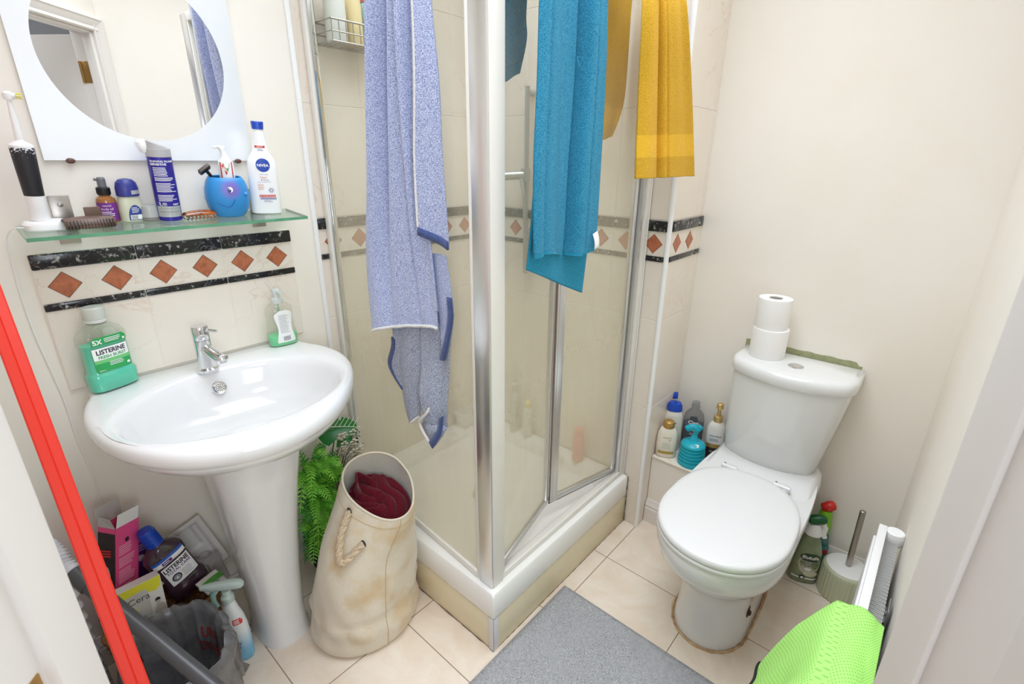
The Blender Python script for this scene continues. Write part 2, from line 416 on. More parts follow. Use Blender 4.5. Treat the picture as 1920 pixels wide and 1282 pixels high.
# brass keep on the left rebate, hinges on the right, the leaf standing open into the hall
MB().box((-.0125, -.066, .90), (-.0108, -.046, .966), 0, .0005).build('strike_plate', 'brass', d1)
leaf = MB(); a = rad(93); LT = Matrix.Translation((W, -.085, 0)) @ Matrix.Rotation(a, 4, 'Z')
leaf.box((-.80, -.038, .01), (-.006, 0, HH-.014), 0, .002, T=LT)
leaf.build('door_leaf', 'gloss', d1)
for z in (.25, 1.70):
    mb = MB(); mb.cyl((W-.001, -.088, z), (W-.001, -.088, z+.09), .006, 12); mb.box((W-.0015, -.085, z), (W+.0005, -.05, z+.09), 0, .0005)
    mb.build('hinge', 'brass', d1)
# ------------------------------------------------------------------ mirror
M['mirror'] = mat('silvered_mirror', (250,250,250), .0, 1)
M['frost'] = mat('frosted_mirror_border', (244,247,250), .38, .35, spec=.6)
t = thing('wall_mirror', 'frameless wall mirror, clear circle inside a frosted white square, above the glass shelf', 'mirror', (.6825, 0, 1.368))
mb = MB(); w = .2225; h = .455; n = 96; cz = .232; r = .186
mb.box((-w, -.009, 0), (w, -.004, h), 1)
sq = []; ci = []
for i in range(n):
    a = 2*PI*i/n; ca, sa = math.cos(a), math.sin(a); ci.append((r*ca, -.0092, cz+r*sa))
    k = min(w/abs(ca) if abs(ca) > 1e-6 else 9, (h-cz if sa > 0 else cz)/abs(sa) if abs(sa) > 1e-6 else 9); sq.append((k*ca, -.0092, cz+k*sa))
mb.loft([sq, ci], 1, False, False)
mb.add(ci, [tuple(range(n))], 0)
mb.build('mirror_glass', ['mirror', 'frost'], t, smooth=0)
for x, z in ((-.178, 0), (.183, 0), (.217, .40)):
    mb = MB()
    if z == 0: mb.lathe([(.0085, 0), (.0085, .006), (.004, .008)], 14, 0, T=Matrix.Translation((x, -.0065, -.001)) @ Matrix.Rotation(PI/2, 4, 'X'), sy=.7)
    else: mb.lathe([(.0085, 0), (.0085, .006), (.004, .008)], 14, 0, T=Matrix.Translation((x, -.0065, z)) @ Matrix.Rotation(PI/2, 4, 'X'), sy=.7)
    mb.build('mirror_clip', mat('brown_clip', (96,62,52), .4) if z == 0 else 'steel', t)

# ------------------------------------------------------------------ glass shelf (its front edge sags a little)
SL = math.degrees(math.atan(.0985))
def shelf_z(y): return 1.2325+.0985*y
M['shelfglass'] = clear('shelf_glass', (236,246,240), .06, (205,228,215), .08)
M['glassedge'] = mat('green_glass_edge', (108,168,134), .15, rgb2=(84,146,112), vscale=14)
t = thing('glass_shelf', 'glass shelf with a green edge on two steel brackets over the basin', 'shelf', (.68, -.004, 1.2325), rx=SL)
mb = MB(); L = .30; D = .137
mb.box((-L, -D, -.008), (L, -.004, 0), 0)
mb.box((-L, -D-.0006, -.008), (L, -D, -.0002), 1); mb.box((L, -D, -.008), (L+.0006, -.004, -.0002), 1); mb.box((-L-.0006, -D, -.008), (-L, -.004, -.0002), 1)
mb.build('shelf_pane', ['shelfglass', 'glassedge'], t, smooth=0)
for x in (-.215, .218):
    mb = MB(); X2 = Matrix.Rotation(-rad(SL), 4, 'X')
    mb.box((x-.019, .0, -.048), (x+.019, .004, .06), 0, .001, T=X2); mb.box((x-.019, -.02, -.013), (x+.019, .003, -.0085), 0, .001); mb.box((x-.019, -.018, .0005), (x+.019, .003, .004), 0, .001)
    br = mb.build('shelf_bracket', 'steel', t)
    for z in (.04, -.03): MB().lathe([(.0055, 0), (.0055, .0012), (.003, .0022)], 14, T=X2 @ Matrix.Translation((x, .0, z)) @ Matrix.Rotation(PI/2, 4, 'X')).build('screw', 'steel', br)
def on_shelf(name, label, cat, x, y, rz=0, group=None, dz=0):
    q = Matrix.Rotation(rad(SL), 3, 'X') @ Matrix.Rotation(rad(rz), 3, 'Z')
    return thing(name, label, cat, (x, y, shelf_z(y)+.0006+dz), rot=q.to_euler(), group=group)
def TR(x, y, z, ax=None, ang=0):
    m = Matrix.Translation((x, y, z))
    return m @ Matrix.Rotation(rad(ang), 4, ax) if ax else m

# toothbrush on its charger
ch = on_shelf('toothbrush_charger', 'white toothbrush charger base at the left end of the glass shelf, cable hanging down', 'charger', .424, -.062)
mb = MB(); mb.loft([ring(0, 0, z, a, b, 2.6) for z, a, b in ((0, .037, .027), (.003, .038, .029), (.013, .038, .028), (.018, .034, .025), (.0185, .02, .016))]); mb.build('charger_body', 'white', ch)
cab = [(.386, -.075, shelf_z(-.07)+.008), (.372, -.06, shelf_z(-.06)+.006), (.362, -.02, 1.215), (.3585, -.006, 1.19), (.352, -.004, 1.08), (.353, -.004, .98), (.362, -.004, .85), (.364, -.004, .78), (.363, -.004, .70), (.368, -.004, .62), (.366, -.004, .55), (.368, -.004, .48)]
def smooth_path(P, k=6):
    P = [Vector(p) for p in P]; out = []
    for i in range(len(P)-1):
        a = P[max(i-1, 0)]; b = P[i]; c = P[i+1]; d = P[min(i+2, len(P)-1)]
        for j in range(k):
            s = j/k; out.append(.5*((2*b)+(c-a)*s+(2*a-5*b+4*c-d)*s*s+(3*b-a-3*c+d)*s**3))
    return out+[P[-1]]
MB().tube(smooth_path(cab), .0015, 8).build('cable', 'white', ch, world=True)
t = on_shelf('electric_toothbrush', 'electric toothbrush with a foam-spattered black grip standing on the white charger', 'toothbrush', .419, -.058, rz=-8, dz=.0188)
t.rotation_euler[1] += rad(1.5)
gm, nt, b, o = newmat('black_grip_with_foam'); b.inputs['Roughness'].default_value = .5
tc = N(nt, 'ShaderNodeTexCoord'); sp = N(nt, 'ShaderNodeSeparateXYZ'); nt.links.new(tc.outputs['Object'], sp.inputs[0])
no = N(nt, 'ShaderNodeTexNoise', Scale=260.0, Detail=3.0); nt.links.new(tc.outputs['Object'], no.inputs['Vector'])
mr = N(nt, 'ShaderNodeMapRange'); mr.inputs['From Min'].default_value = .105; mr.inputs['From Max'].default_value = .152; mr.inputs['To Min'].default_value = -.42; mr.inputs['To Max'].default_value = .1
nt.links.new(sp.outputs['Z'], mr.inputs['Value'])
ad = N(nt, 'ShaderNodeMath', operation='ADD'); nt.links.new(no.outputs['Fac'], ad.inputs[0]); nt.links.new(mr.outputs[0], ad.inputs[1])
gt = N(nt, 'ShaderNodeMath', operation='GREATER_THAN'); gt.inputs[1].default_value = .55; nt.links.new(ad.outputs[0], gt.inputs[0])
mx = N(nt, 'ShaderNodeMix', data_type='RGBA'); mx.inputs[6].default_value = lin((28,28,34)); mx.inputs[7].default_value = lin((232,232,236)); nt.links.new(gt.outputs[0], mx.inputs[0]); nt.links.new(mx.outputs[2], b.inputs['Base Color'])
M['grip'] = gm
mb = MB(); mb.lathe([(.0155, 0), (.0165, .003), (.0165, .052), (.0160, .0525)], 28); mb.build('handle', 'white', t); mb = MB(); mb.lathe([(.0195, .148), (.0195, .152), (.013, .157), (.0075, .160), (.0065, .163)], 28); mb.build('collar', 'white', t)
mb = MB(); mb.lathe([(.0166, .052), (.0168, .054), (.0200, .146), (.0192, .149)], 28); mb.build('grip', gm, t)
mb = MB(); mb.lathe([(.0066, .163), (.0072, .166), (.0062, .18), (.0058, .205), (.0042, .226), (.0038, .236), (.0075, .2365), (.0088, .241), (.0085, .248), (.005, .252)], 20)
mb.cyl((0, 0, .244), (.012, -.003, .244), .0055, 16); bh = mb.build('brush_head', 'white', t)
mb = MB()
for i in range(22):
    a = i*2.4; rr = .0048*math.sqrt((i+.5)/22); mb.cyl((.0115, rr*math.cos(a)-.003, .244+rr*math.sin(a)), (.0205, rr*1.15*math.cos(a)-.0045, .244+rr*1.2*math.sin(a)), .0009, 6, 0 if i % 3 else 1)
mb.build('bristles', [mat('yellow_bristles', (232,222,90), .6), 'white'], bh)
# brown claw clip
M['brownplast'] = mat('taupe_brown_plastic', (104,80,68), .42)
M['browndk'] = mat('dark_brown_recess', (60,44,38), .5)
t = on_shelf('hair_claw_clip', 'taupe brown ribbed hair claw lying at the left front of the glass shelf', 'hair clip', .495, -.086, rz=4)
def jaw(mb, sgn):
    def fn(a, b):
        x = -.046+.092*a; th = -.2+1.75*b; R = .019
        return (x, sgn*(R*math.sin(th)*(.72+.28*math.sin(PI*a))), .002+R*math.cos(th)*1.15*(.85+.15*math.sin(PI*a))+.002)
    mb.grid(fn, 26, 8); return mb
for sgn in (-1, 1):
    mb = jaw(MB(), sgn); j = mb.build('jaw', 'brownplast', t, solid=.003)
    mb = MB()
    for k in range(15):
        x = -.041+.082*k/14; mb.tube([(x, sgn*.0125, .0205), (x, sgn*.0195, .012), (x, sgn*.0175, .0035), (x, sgn*.006, .0025)], .0016, 6)
    mb.build('teeth', 'browndk', j)
MB().box((-.004, -.002, .024), (.026, .004, .046), 0, .0018, T=TR(0, 0, 0)).build('thumb_tab', 'brownplast', t)
# amber pump bottle
M['amber'] = mat('amber_glass', (150,96,44), .1, coat=.5)
M['purple'] = mat('purple_label', (98,38,128), .4, rgb2=(132,44,150), vscale=40)
t = on_shelf('pump_bottle', 'small amber pump bottle with a purple label behind the brown hair claw', 'bottle', .545, -.026, rz=-12)
B = Bottle([(0, .0185, .0185, 2), (.002, .020, .020, 2), (.046, .020, .020, 2), (.054, .018, .018, 2), (.060, .011, .011, 2), (.064, .011, .011, 2)])
B.body(MB()).build('bottle_body', 'amber', t)
mb = MB(); B.patch(mb, -.0185, .0185, .004, .046, 0); B.text(mb, 'natural', .006, 0, .038, 1); B.text(mb, 'body oil', .007, 0, .030, 1); B.lines(mb, -.012, .013, .026, 3, .004, .0016, 1)
B.patch(mb, -.012, .012, .006, .014, 2, eps=.0008); mb.build('label', ['purple', 'wprint', mat('magenta_print', (170,58,160), .5)], t)
mb = MB(); mb.lathe([(.0125, .062), (.013, .064), (.013, .078), (.012, .079)], 24)
for i in range(24): mb.box((.0125, -.0006, .065), (.0136, .0006, .077), T=Matrix.Rotation(2*PI*i/24, 4, 'Z'))
mb.build('pump_collar', 'black', t)
mb = MB(); mb.lathe([(.0075, .079), (.0085, .080), (.0085, .098), (.007, .1), (.007, .101)], 20); mb.cyl((0, 0, .095), (-.0125, -.004, .097), .003, 10); mb.build('pump_head', mat('dusty_grey_cap', (104,106,112), .35), t)
# roll-on
M['clearplast'] = clear('clear_plastic', (236,238,228), .30, (214,216,198), .06, .08)
M['navy'] = mat('navy_plastic', (46,52,132), .35)
M['liq'] = mat('pale_liquid', (206,206,182), .3)
t = on_shelf('roll_on_deodorant', 'clear roll-on deodorant with a domed navy cap, between amber bottle and shaving foam', 'deodorant', .589, -.034, rz=14)
B = Bottle([(0, .0235, .0155, 2.3), (.002, .025, .017, 2.4), (.03, .026, .018, 2.4), (.05, .0235, .017, 2.3), (.058, .021, .0165, 2.2), (.061, .020, .016, 2)])
B.body(MB()).build('bottle_body', 'liq', t)
mb = MB(); mb.loft([ring(0, 0, z, a, b, 2.1) for z, a, b in ((.059, .0225, .019), (.0605, .0235, .020), (.078, .0235, .020), (.090, .0205, .0175), (.0965, .014, .012), (.0985, .006, .005))])
cp = mb.build('cap', 'navy', t)
mb = MB(); K = Bottle([(.06, .0238, .0203, 2.1), (.08, .0238, .0203, 2.1)]); K.patch(mb, -.002, .0195, .0645, .0735, 0); mb.build('cap_sticker', mat('silver_sticker', (196,198,200), .35, .4), cp)
mb = MB(); B.patch(mb, -.0150, .0150, .004, .040, 0, shape=lambda v: (.5-.5*math.sqrt(max(0, 1-(max(0, v-.25)/.75)**2)), .5+.5*math.sqrt(max(0, 1-(max(0, v-.25)/.75)**2))), nv=14)
B.patch(mb, -.0125, .0125, .0055, .0165, 1, eps=.0008)
for i in range(14): B.patch(mb, -.011+.0010*i, -.0106+.0010*i, .0065, .0155, 2, eps=.0011, nu=1, nv=1)
B.lines(mb, -.008, .009, .034, 4, .0035, .0013, 1); mb.build('label', [mat('blue_label', (44,66,140), .4), 'wprint', 'ink'], t)
# little frosted pot
t = on_shelf('cream_pot', 'small grey translucent pot between the roll-on deodorant and the shaving foam', 'pot', .624, -.04)
mb = MB(); mb.lathe([(.0185, 0), (.0205, .002), (.0205, .008)], 28); mb.build('pot_base', mat('grey_base', (128,126,120), .25), t)
mb = MB(); mb.lathe([(.020, .0085), (.0195, .030), (.0185, .035), (.012, .036)], 28); mb.build('pot_lid', mat('frosted_grey_plastic', (172,172,170), .3), t)
# shaving foam
M['foam'] = mat('violet_blue_can', (52,44,150), .25, .25)
t = on_shelf('shaving_foam_can', 'tall violet-blue shaving foam can with a grey cap and white spout', 'spray can', .664, -.05, rz=-12)
B = Bottle([(0, .0245, .0245, 2), (.002, .026, .026, 2), (.150, .026, .026, 2)])
mb = MB(); B.body(mb); mb.build('can_body', 'foam', t)
mb = MB(); B.patch(mb, -.0235, .0245, .010, .036, 0); 
for k, (z, h) in enumerate(((.030, .0016), (.025, .0006), (.021, .0022), (.016, .0006))): B.patch(mb, -.02, .0235, z, z+h, 2, eps=.0008)
B.text(mb, 'SHAVING FOAM', .0062, -.021, .139, 1, 'l', .02); B.text(mb, 'SENSITIVE', .0072, -.021, .132, 1, 'l', .02)
B.lines(mb, -.018, .010, .127, 6, .0036, .0015, 1, 5); B.lines(mb, -.018, .021, .104, 3, .003, .0013, 1, 6); B.lines(mb, -.018, .021, .091, 7, .0032, .0013, 1, 8); B.lines(mb, -.018, .021, .063, 5, .0032, .0013, 1, 9)
B.text(mb, '3', .0085, -.0195, .040, 1, 'l', .02); B.text(mb, '336', .006, -.0125, .0405, 1, 'l', .02); B.text(mb, '250 ml e', .004, -.018, .0355+.0015, 1, 'l', .01); B.text(mb, 'REST', .0055, .0095, .0385, 1, 'l', .02)
mb.build('label', [mat('pale_silver_band', (186,190,188), .35, .3), 'wprint', 'gprint'], t)
mb = MB(); mb.lathe([(.0255, .150), (.0262, .151), (.0262, .168), (.0255, .1685)], 32)
mb.loft([[(x, y, .1685 if k == 0 else .178+.010*(-x/.025)) for x, y, _ in ring(0, 0, 0, r, r, 2, 32)] for k, r in ((0, .0245), (1, .0235))]); cp = mb.build('cap', mat('grey_cap', (178,176,178), .4), t)
mb = MB(); mb.loft([ring(0, 0, z, a, b, 2.3, 24) for z, a, b in ((-.013, .008, .011), (-.008, .011, .013), (.004, .0125, .0145), (.012, .0115, .013), (.016, .007, .008))], T=TR(-.0275, .0, .172, 'Y', -14)); mb.build('spout', 'white', cp)
# tortoiseshell claw
M['tort'] = mat('tortoiseshell', (206,104,32), .12, coat=.6, rgb2=(40,18,12), vscale=42)
t = on_shelf('hair_claw_clip', 'small tortoiseshell hair claw lying between shaving foam and blue cup', 'hair clip', .727, -.062, rz=6)
for sgn in (-1, 1):
    mb = MB(); 
    def fn(a, b):
        x = -.034+.068*a; th = -.3+1.5*b; q = .75+.25*math.sin(PI*a); return (x*(1+.12*b), sgn*.015*math.sin(th)*q, .0035+.017*math.cos(th)*q)
    mb.grid(fn, 22, 6); j = mb.build('jaw', 'tort', t, solid=.0022)
    mb = MB()
    for k in range(8):
        x = -.031+.062*k/7; mb.tube([(x, sgn*.0135, .009), (x*1.06, sgn*.015, .004), (x*1.12, sgn*.012, .0016), (x*1.1, sgn*.004, .0016)], .0013, 6)
    mb.build('teeth', 'tort', j)
# the blue cup with a smiling face
cm, nt, b, o = newmat('blue_rubber_with_blush'); b.inputs['Roughness'].default_value = .38
tc = N(nt, 'ShaderNodeTexCoord'); vm = N(nt, 'ShaderNodeVectorMath', operation='DISTANCE'); vm.inputs[1].default_value = (.006, -.044, .074); nt.links.new(tc.outputs['Object'], vm.inputs[0])
r = N(nt, 'ShaderNodeValToRGB'); r.color_ramp.elements[0].position = .012; r.color_ramp.elements[1].position = .030
r.color_ramp.elements[0].color = lin((120,104,186)); r.color_ramp.elements[1].color = lin((48,140,208)); nt.links.new(vm.outputs['Value'], r.inputs['Fac']); nt.links.new(r.outputs['Color'], b.inputs['Base Color'])
t = on_shelf('tumbler', 'round bright blue bathroom cup with a smiling face, holding a razor and a pump tube', 'cup', .806, -.050, rz=-14)
B = Bottle([(0, .034, .030, 2.2), (.004, .039, .034, 2.2), (.022, .049, .041, 2.2), (.045, .0535, .045, 2.2), (.070, .0520, .044, 2.2), (.090, .046, .040, 2.3), (.100, .040, .035, 2.3)], 48)
mb = MB(); ro = [ring(0, 0, z, a, b2, p, 48) for z, a, b2, p in B.r]; ri = [ring(0, 0, max(z, .004), a-.004, b2-.004, p, 48) for z, a, b2, p in reversed(B.r)]
mb.loft(ro+[ring(0, 0, .1015, .038, .033, 2.3, 48)]+ri); cup = mb.build('cup_body', cm, t, smooth=60)
mb = MB(); 
def disc(mb, B, x, z, rx, rz, mi, eps, n=24):
    vs = [(x+rx*math.cos(2*PI*i/n), B.front(x+rx*math.cos(2*PI*i/n), z+rz*math.sin(2*PI*i/n), eps), z+rz*math.sin(2*PI*i/n)) for i in range(n)]+[(x, B.front(x, z, eps+.0006), z)]
    mb.add(vs, [(i, (i+1) % n, n) for i in range(n)], mi)
disc(mb, B, .004, .073, .0062, .0070, 0, .0006); disc(mb, B, .0015, .0718, .0042, .0052, 1, .0013); disc(mb, B, .003, .0745, .0014, .0016, 0, .0021)
mb.build('eye', ['white', mat('eye_blue', (40,52,120), .3)], cup)
mb = MB(); pts = [(-.030+.042*k/16, .040-.0115*math.sin(PI*min(1, k/13*.62))+(.0165*((k-9)/7)**2 if k > 9 else 0)) for k in range(17)]
mb.tube([(x, B.front(x, z, .0002), z) for x, z in pts], .0009, 6); mb.build('smile', mat('smile_blue', (28,86,160), .4), cup)
mb = MB(); mb.lathe([(.0001, -.007), (.004, -.006), (.0055, 0), (.004, .006), (.0001, .007)], 16, T=TR(.040, B.front(.040, .060, -.001), .060, 'X', 60)); mb.build('fin', cm, cup)
t = on_shelf('razor', 'black safety razor leaning in the blue cup', 'razor', .786, -.042, dz=.006)
mb = MB(); mb.tube(smooth_path([(.01, .0, 0), (.002, .002, .05), (-.006, .004, .088), (-.018, .002, .108)]), .0042, 10); mb.build('handle', 'black', t)
mb = MB(); mb.box((-.016, -.012, -.005), (.016, .010, .006), 0, .003, T=TR(-.024, -.002, .112, 'Y', -35) @ Matrix.Rotation(rad(-30), 4, 'X')); mb.box((-.014, -.0135, -.003), (.014, -.0115, .004), 1, .0005, T=TR(-.024, -.002, .112, 'Y', -35) @ Matrix.Rotation(rad(-30), 4, 'X')); mb.build('razor_head', ['black', mat('razor_strip', (92,80,72), .4)], t)
t = on_shelf('toothpaste_pump', 'white toothpaste pump with red stripes and a green triangle, standing in the blue cup', 'toothpaste', .815, -.045, rz=-18, dz=.006); t.scale = (1.12, 1.12, 1.17)
B = Bottle([(0, .0165, .0165, 2.2), (.108, .0165, .0165, 2.2), (.114, .0155, .0155, 2.2)])
mb = MB(); B.body(mb); mb.build('tube_body', 'white', t)
mb = MB(); B.patch(mb, -.0128, -.0105, .07, .112, 0, shape=lambda v: (.0, 1)); B.patch(mb, .0105, .0128, .07, .114, 0)
def tri(mb, pts, mi, eps=.0006): mb.add([(x, B.front(x, z, eps), z) for x, z in pts], [tuple(range(len(pts)))], mi)
tri(mb, [(-.006, .110), (.0075, .110), (.002, .092)], 1); tri(mb, [(-.0098, .106), (-.0075, .109), (.0005, .088), (-.002, .086)], 0); tri(mb, [(-.0072, .109), (-.0062, .1095), (.0012, .091), (.0006, .089)], 2)
mb.build('label', ['redprint', mat('leaf_green_print', (70,150,90), .5), mat('amber_print', (226,150,60), .5)], t)
mb = MB(); mb.loft([ring(0, 0, .114, .0145, .0145), ring(0, 0, .118, .011, .011), ring(-.002, 0, .128, .0065, .008), ring(-.004, 0, .138, .006, .0075), ring(-.006, 0, .143, .0095, .008), ring(-.006, 0, .146, .0085, .007)]); mb.box((-.022, -.0035, .1395), (-.004, .0035, .1455), 0, .002); mb.build('pump_head', 'white', t)
# body lotion
t = on_shelf('lotion_bottle', 'tall white body lotion bottle with a blue cap at the right end of the shelf', 'bottle', .904, -.056, rz=-20)
B = Bottle([(0, .033, .017, 2.6), (.003, .0385, .021, 2.6), (.03, .0395, .022, 2.5), (.08, .0385, .022, 2.5), (.125, .0375, .0215, 2.4), (.145, .034, .0205, 2.3), (.158, .026, .0185, 2.2), (.170, .0195, .017, 2.1), (.200, .0165, .0155, 2.1), (.214, .0150, .0145, 2), (.2145, .0135, .013, 2), (.224, .0135, .013, 2)])
B.body(MB()).build('bottle_body', mat('white_bottle', (244,244,244), .25, coat=.2), t, smooth=40)
mb = MB(); mb.loft([ring(0, 0, z, a, b2, 2.4, 28) for z, a, b2 in ((.222, .0135, .0135), (.223, .0145, .0145), (.240, .0155, .0145), (.2415, .0145, .0135))]); mb.build('cap', 'blue', t)
mb = MB(); disc(mb, B, .001, .132, .0175, .0175, 0, .0006, 36); B.text(mb, 'NIVEA', .0098, .001, .1285, 1, 'c', .025, 1.05, eps=.0016)
B.patch(mb, -.0135, .0115, .176, .1815, 2); B.text(mb, 'DELAYS', .004, -.001, .1775, 1, 'c', .02); B.lines(mb, -.007, .007, .1735, 2, .0035, .0012, 4)
B.text(mb, 'Body Lotion', .0042, .001, .107, 4); B.text(mb, 'Repair', .0068, .0, .0985, 3, 'c', .01); B.text(mb, '& Care', .0068, .002, .0915, 4); B.patch(mb, -.016, .018, .0875, .0881, 4)
B.lines(mb, -.017, .002, .082, 4, .0042, .0012, 3, 4)
for k in range(8): 
    a = k*PI/4+.2; x0, z0 = .0155, .066
    B_ = [(x0+q*math.cos(a)-s*math.sin(a), z0+q*math.sin(a)+s*math.cos(a)) for q, s in ((.0025, -.0009), (.0075, -.0006), (.0085, .0), (.0075, .0006), (.0025, .0009))]
    mb.add([(x, B.front(x, z, .0007), z) for x, z in B_], [tuple(range(5))], 4)
B.patch(mb, -.016, .0255, .047, .0535, 2); B.text(mb, 'DRY TO VERY DRY SKIN', .0036, .0045, .0488, 1, 'c', .02); B.patch(mb, -.0145, .027, .041, .0455, 5); B.lines(mb, -.006, .018, .0385, 2, .003, .001, 4)
mb.build('label', [mat('lotion_blue', (20,66,170), .4), 'wprint', 'redprint', mat('orange_print', (222,150,120), .5), mat('violet_print', (112,112,160), .5), mat('slate_print', (140,146,182), .5)], t)
# ------------------------------------------------------------------ washbasin
OUT = [(.402,-.001),(.405,-.045),(.388,-.09),(.373,-.16),(.370,-.24),(.382,-.33),(.415,-.42),(.475,-.50),(.555,-.552),(.64,-.572),(.725,-.558),(.81,-.515),(.885,-.445),(.945,-.36),(.978,-.28),(.988,-.21),(.978,-.14),(.958,-.085),(.948,-.045),(.948,-.001)]
OUT = [tuple(p)[:2] for p in smooth_path([(x, y, 0) for x, y in OUT], 5)]
cc = (.668, -.27); nb = 96
def star(ang):
    d = (math.cos(ang), math.sin(ang)); best = None
    P = OUT+[OUT[0]]
    for a, b in zip(P, P[1:]):
        ex, ey = b[0]-a[0], b[1]-a[1]; den = d[0]*ey-d[1]*ex
        if abs(den) < 1e-12: continue
        t = ((a[0]-cc[0])*ey-(a[1]-cc[1])*ex)/den; s = ((a[0]-cc[0])*d[1]-(a[1]-cc[1])*d[0])/den
        if t > 0 and -1e-6 <= s <= 1+1e-6: best = t if best is None else max(best, t)
    return best
angs = [2*PI*(i+.5)/nb for i in range(nb)]; ST = [star(a) for a in angs]
def O_(s, z): return [(cc[0]+s*ST[i]*math.cos(a), min(cc[1]+s*ST[i]*math.sin(a), -.001), z) for i, a in enumerate(angs)]
def E_(s, z, c=(.665, -.298), rx=.252, ry=.19): return [(c[0]+s*rx*math.cos(a), min(c[1]+s*ry*math.sin(a), -.001), z) for a in angs]
def mixr(A, B, t): return [tuple(a[k]+(b[k]-a[k])*t for k in range(3)) for a, b in zip(A, B)]
def tiltr(r): return [(x, y, z+.010*(1+y/.57)) for x, y, z in r]
t = thing('washbasin', 'white ceramic pedestal washbasin with a chrome mixer tap', 'basin', (.668, -.27, 0))
mb = MB()
R_ = [E_(.36, .60, (.665, -.22)), E_(.55, .655, (.665, -.24)), mixr(E_(.85, .695), O_(.62, .695), .5), O_(.80, .725), O_(.90, .745), O_(.945, .762), O_(.955, .768), O_(.957, .771), O_(.985, .778), O_(1.0, .790), O_(1.0, .799), O_(.992, .809), O_(.972, .816), O_(.945, .8185)]
R_ += [mixr(O_(.945, .8185), E_(1.1, .8195), .6), E_(1.09, .8195), E_(1.045, .817), E_(1.01, .809), E_(.985, .795), E_(.945, .768), E_(.88, .735), E_(.76, .706), E_(.58, .688), E_(.35, .680), E_(.12, .677), E_(.09, .672)]
mb.loft([tiltr(r) for r in R_]); mb.build('bowl', 'ceramic', t, smooth=60, world=True)
mb = MB()
pr = [(0, .073, .105, -.237), (.012, .072, .104, -.237), (.03, .067, .099, -.234), (.10, .067, .098, -.234), (.25, .076, .102, -.238), (.40, .088, .108, -.248), (.55, .102, .116, -.266), (.64, .112, .123, -.28), (.69, .115, .125, -.285)]
mb.loft([ring(.664, cy, z, rx, ry, 2.7, 48) for z, rx, ry, cy in pr]); mb.build('pedestal', 'ceramic', t, smooth=50, world=True)
# overflow and tap
mb = MB(); X = Matrix.Translation((.6685, -.1265, .779)) @ Matrix.Rotation(rad(64), 4, 'X')
mb.lathe([(.0185, -.006), (.0185, .001), (.017, .0028), (.0125, .002), (.012, .0012), (.0001, .0012)], 28, 0, T=X)
for k, (n_, r_) in enumerate(((1, 0), (6, .0045), (11, .0090))):
    for i in range(n_): a = 2*PI*i/n_; mb.lathe([(.0014, .0013), (.0014, .0016), (.0001, .0016)], 8, 1, c=(r_*math.cos(a), r_*math.sin(a), 0), T=X)
mb.build('overflow_cover', ['chrome', 'dark'], t, world=True)
tz = .8275; tx, ty = .659, -.098
mb = MB(); mb.lathe([(.0275, 0), (.0275, .006), (.024, .009), (.0215, .011), (.0205, .088), (.0205, .0885)], 36, c=(tx, ty, tz)); tap = mb.build('tap', 'chrome', t, world=True)
mb = MB(); mb.lathe([(.0205, .0895), (.0208, .0905), (.0208, .124), (.0195, .1275), (.0001, .1275)], 36, c=(tx, ty, tz)); mb.cyl((tx+.012, ty-.012, tz+.116), (tx+.030, ty-.036, tz+.112), .0042, 14, bev=.001); mb.build('tap_lever', 'chrome', tap, world=True)
mb = MB(); mb.cyl((tx, ty-.004, tz+.066), (tx+.014, ty-.082, tz+.047), .0145, 24); mb.lathe([(.0155, 0), (.0160, .002), (.0160, .009), (.0135, .011), (.0125, .018), (.0105, .019), (.0001, .016)], 28, T=Matrix.Translation((tx+.014, ty-.081, tz+.058)) @ Matrix.Rotation(rad(168), 4, 'X')); mb.build('tap_spout', 'chrome', tap, world=True)

# green mouthwash
M['tealliq'] = mat('teal_mouthwash', (66,204,172), .12, coat=.4)
M['bottleclear'] = clear('clear_bottle', (252,252,250), .06, (226,224,214), .07, .05)
M['lgreen'] = mat('label_green', (40,164,84), .4)
M['lgreen2'] = mat('label_light_green', (112,196,120), .4)
LB = [(0, .047, .024, 3.4), (.004, .052, .028, 3.4), (.040, .0535, .029, 3.2), (.046, .0505, .0265, 3.3), (.050, .0475, .0245, 3.6), (.118, .0475, .0245, 3.6), (.123, .0505, .027, 3.2), (.140, .0505, .027, 2.9), (.153, .043, .025, 2.5), (.164, .027, .021, 2.2), (.169, .0185, .0185, 2), (.176, .0185, .0185, 2)]
t = thing('mouthwash_bottle', 'big clear bottle of bright green mouthwash standing on the left of the basin', 'bottle', (.462, -.040, .8295), rz=17)
B = Bottle(LB, 48); B.body(MB()).build('bottle_body', 'bottleclear', t, smooth=45)
B.body(MB(), 0, .0015, .002, .119).build('liquid', 'tealliq', t, smooth=45)
mb = MB(); B.patch(mb, -.038, .041, .052, .113, 0); B.patch(mb, -.037, .040, .083, .112, 2, eps=.0007)
for k in range(9): B.patch(mb, -.037, .040, .081-.0022*k, .0832-.0022*k, 3 if k < 4 else 0, eps=.0006)
B.text(mb, 'LISTERINE', .0158, .002, .0965, 4, 'c', .025, .92, eps=.0012); B.text(mb, 'FRESH BURST', .0100, .003, .0855, 0, 'c', .02, 1.04, eps=.0012)
B.lines(mb, -.008, .028, .074, 3, .0040, .0015, 2, 3, eps=.0012); B.text(mb, '500ml e', .0045, -.033, .0545, 2, 'l', .0, eps=.0012); B.patch(mb, .030, .037, .0575, .0635, 2, eps=.0012)
B.patch(mb, -.036, .042, .1185, .139, 0, eps=.0006, shape=lambda v: (.0+.10*max(0, v-.6)/.4, 1-.10*max(0, v-.6)/.4)); B.text(mb, '5X', .0160, -.0225, .1225, 2, 'c', .03, eps=.0012); B.lines(mb, -.008, .030, .1345, 3, .0040, .0017, 2, 6, eps=.0012); B.patch(mb, .032, .038, .1215, .127, 2, eps=.0012)
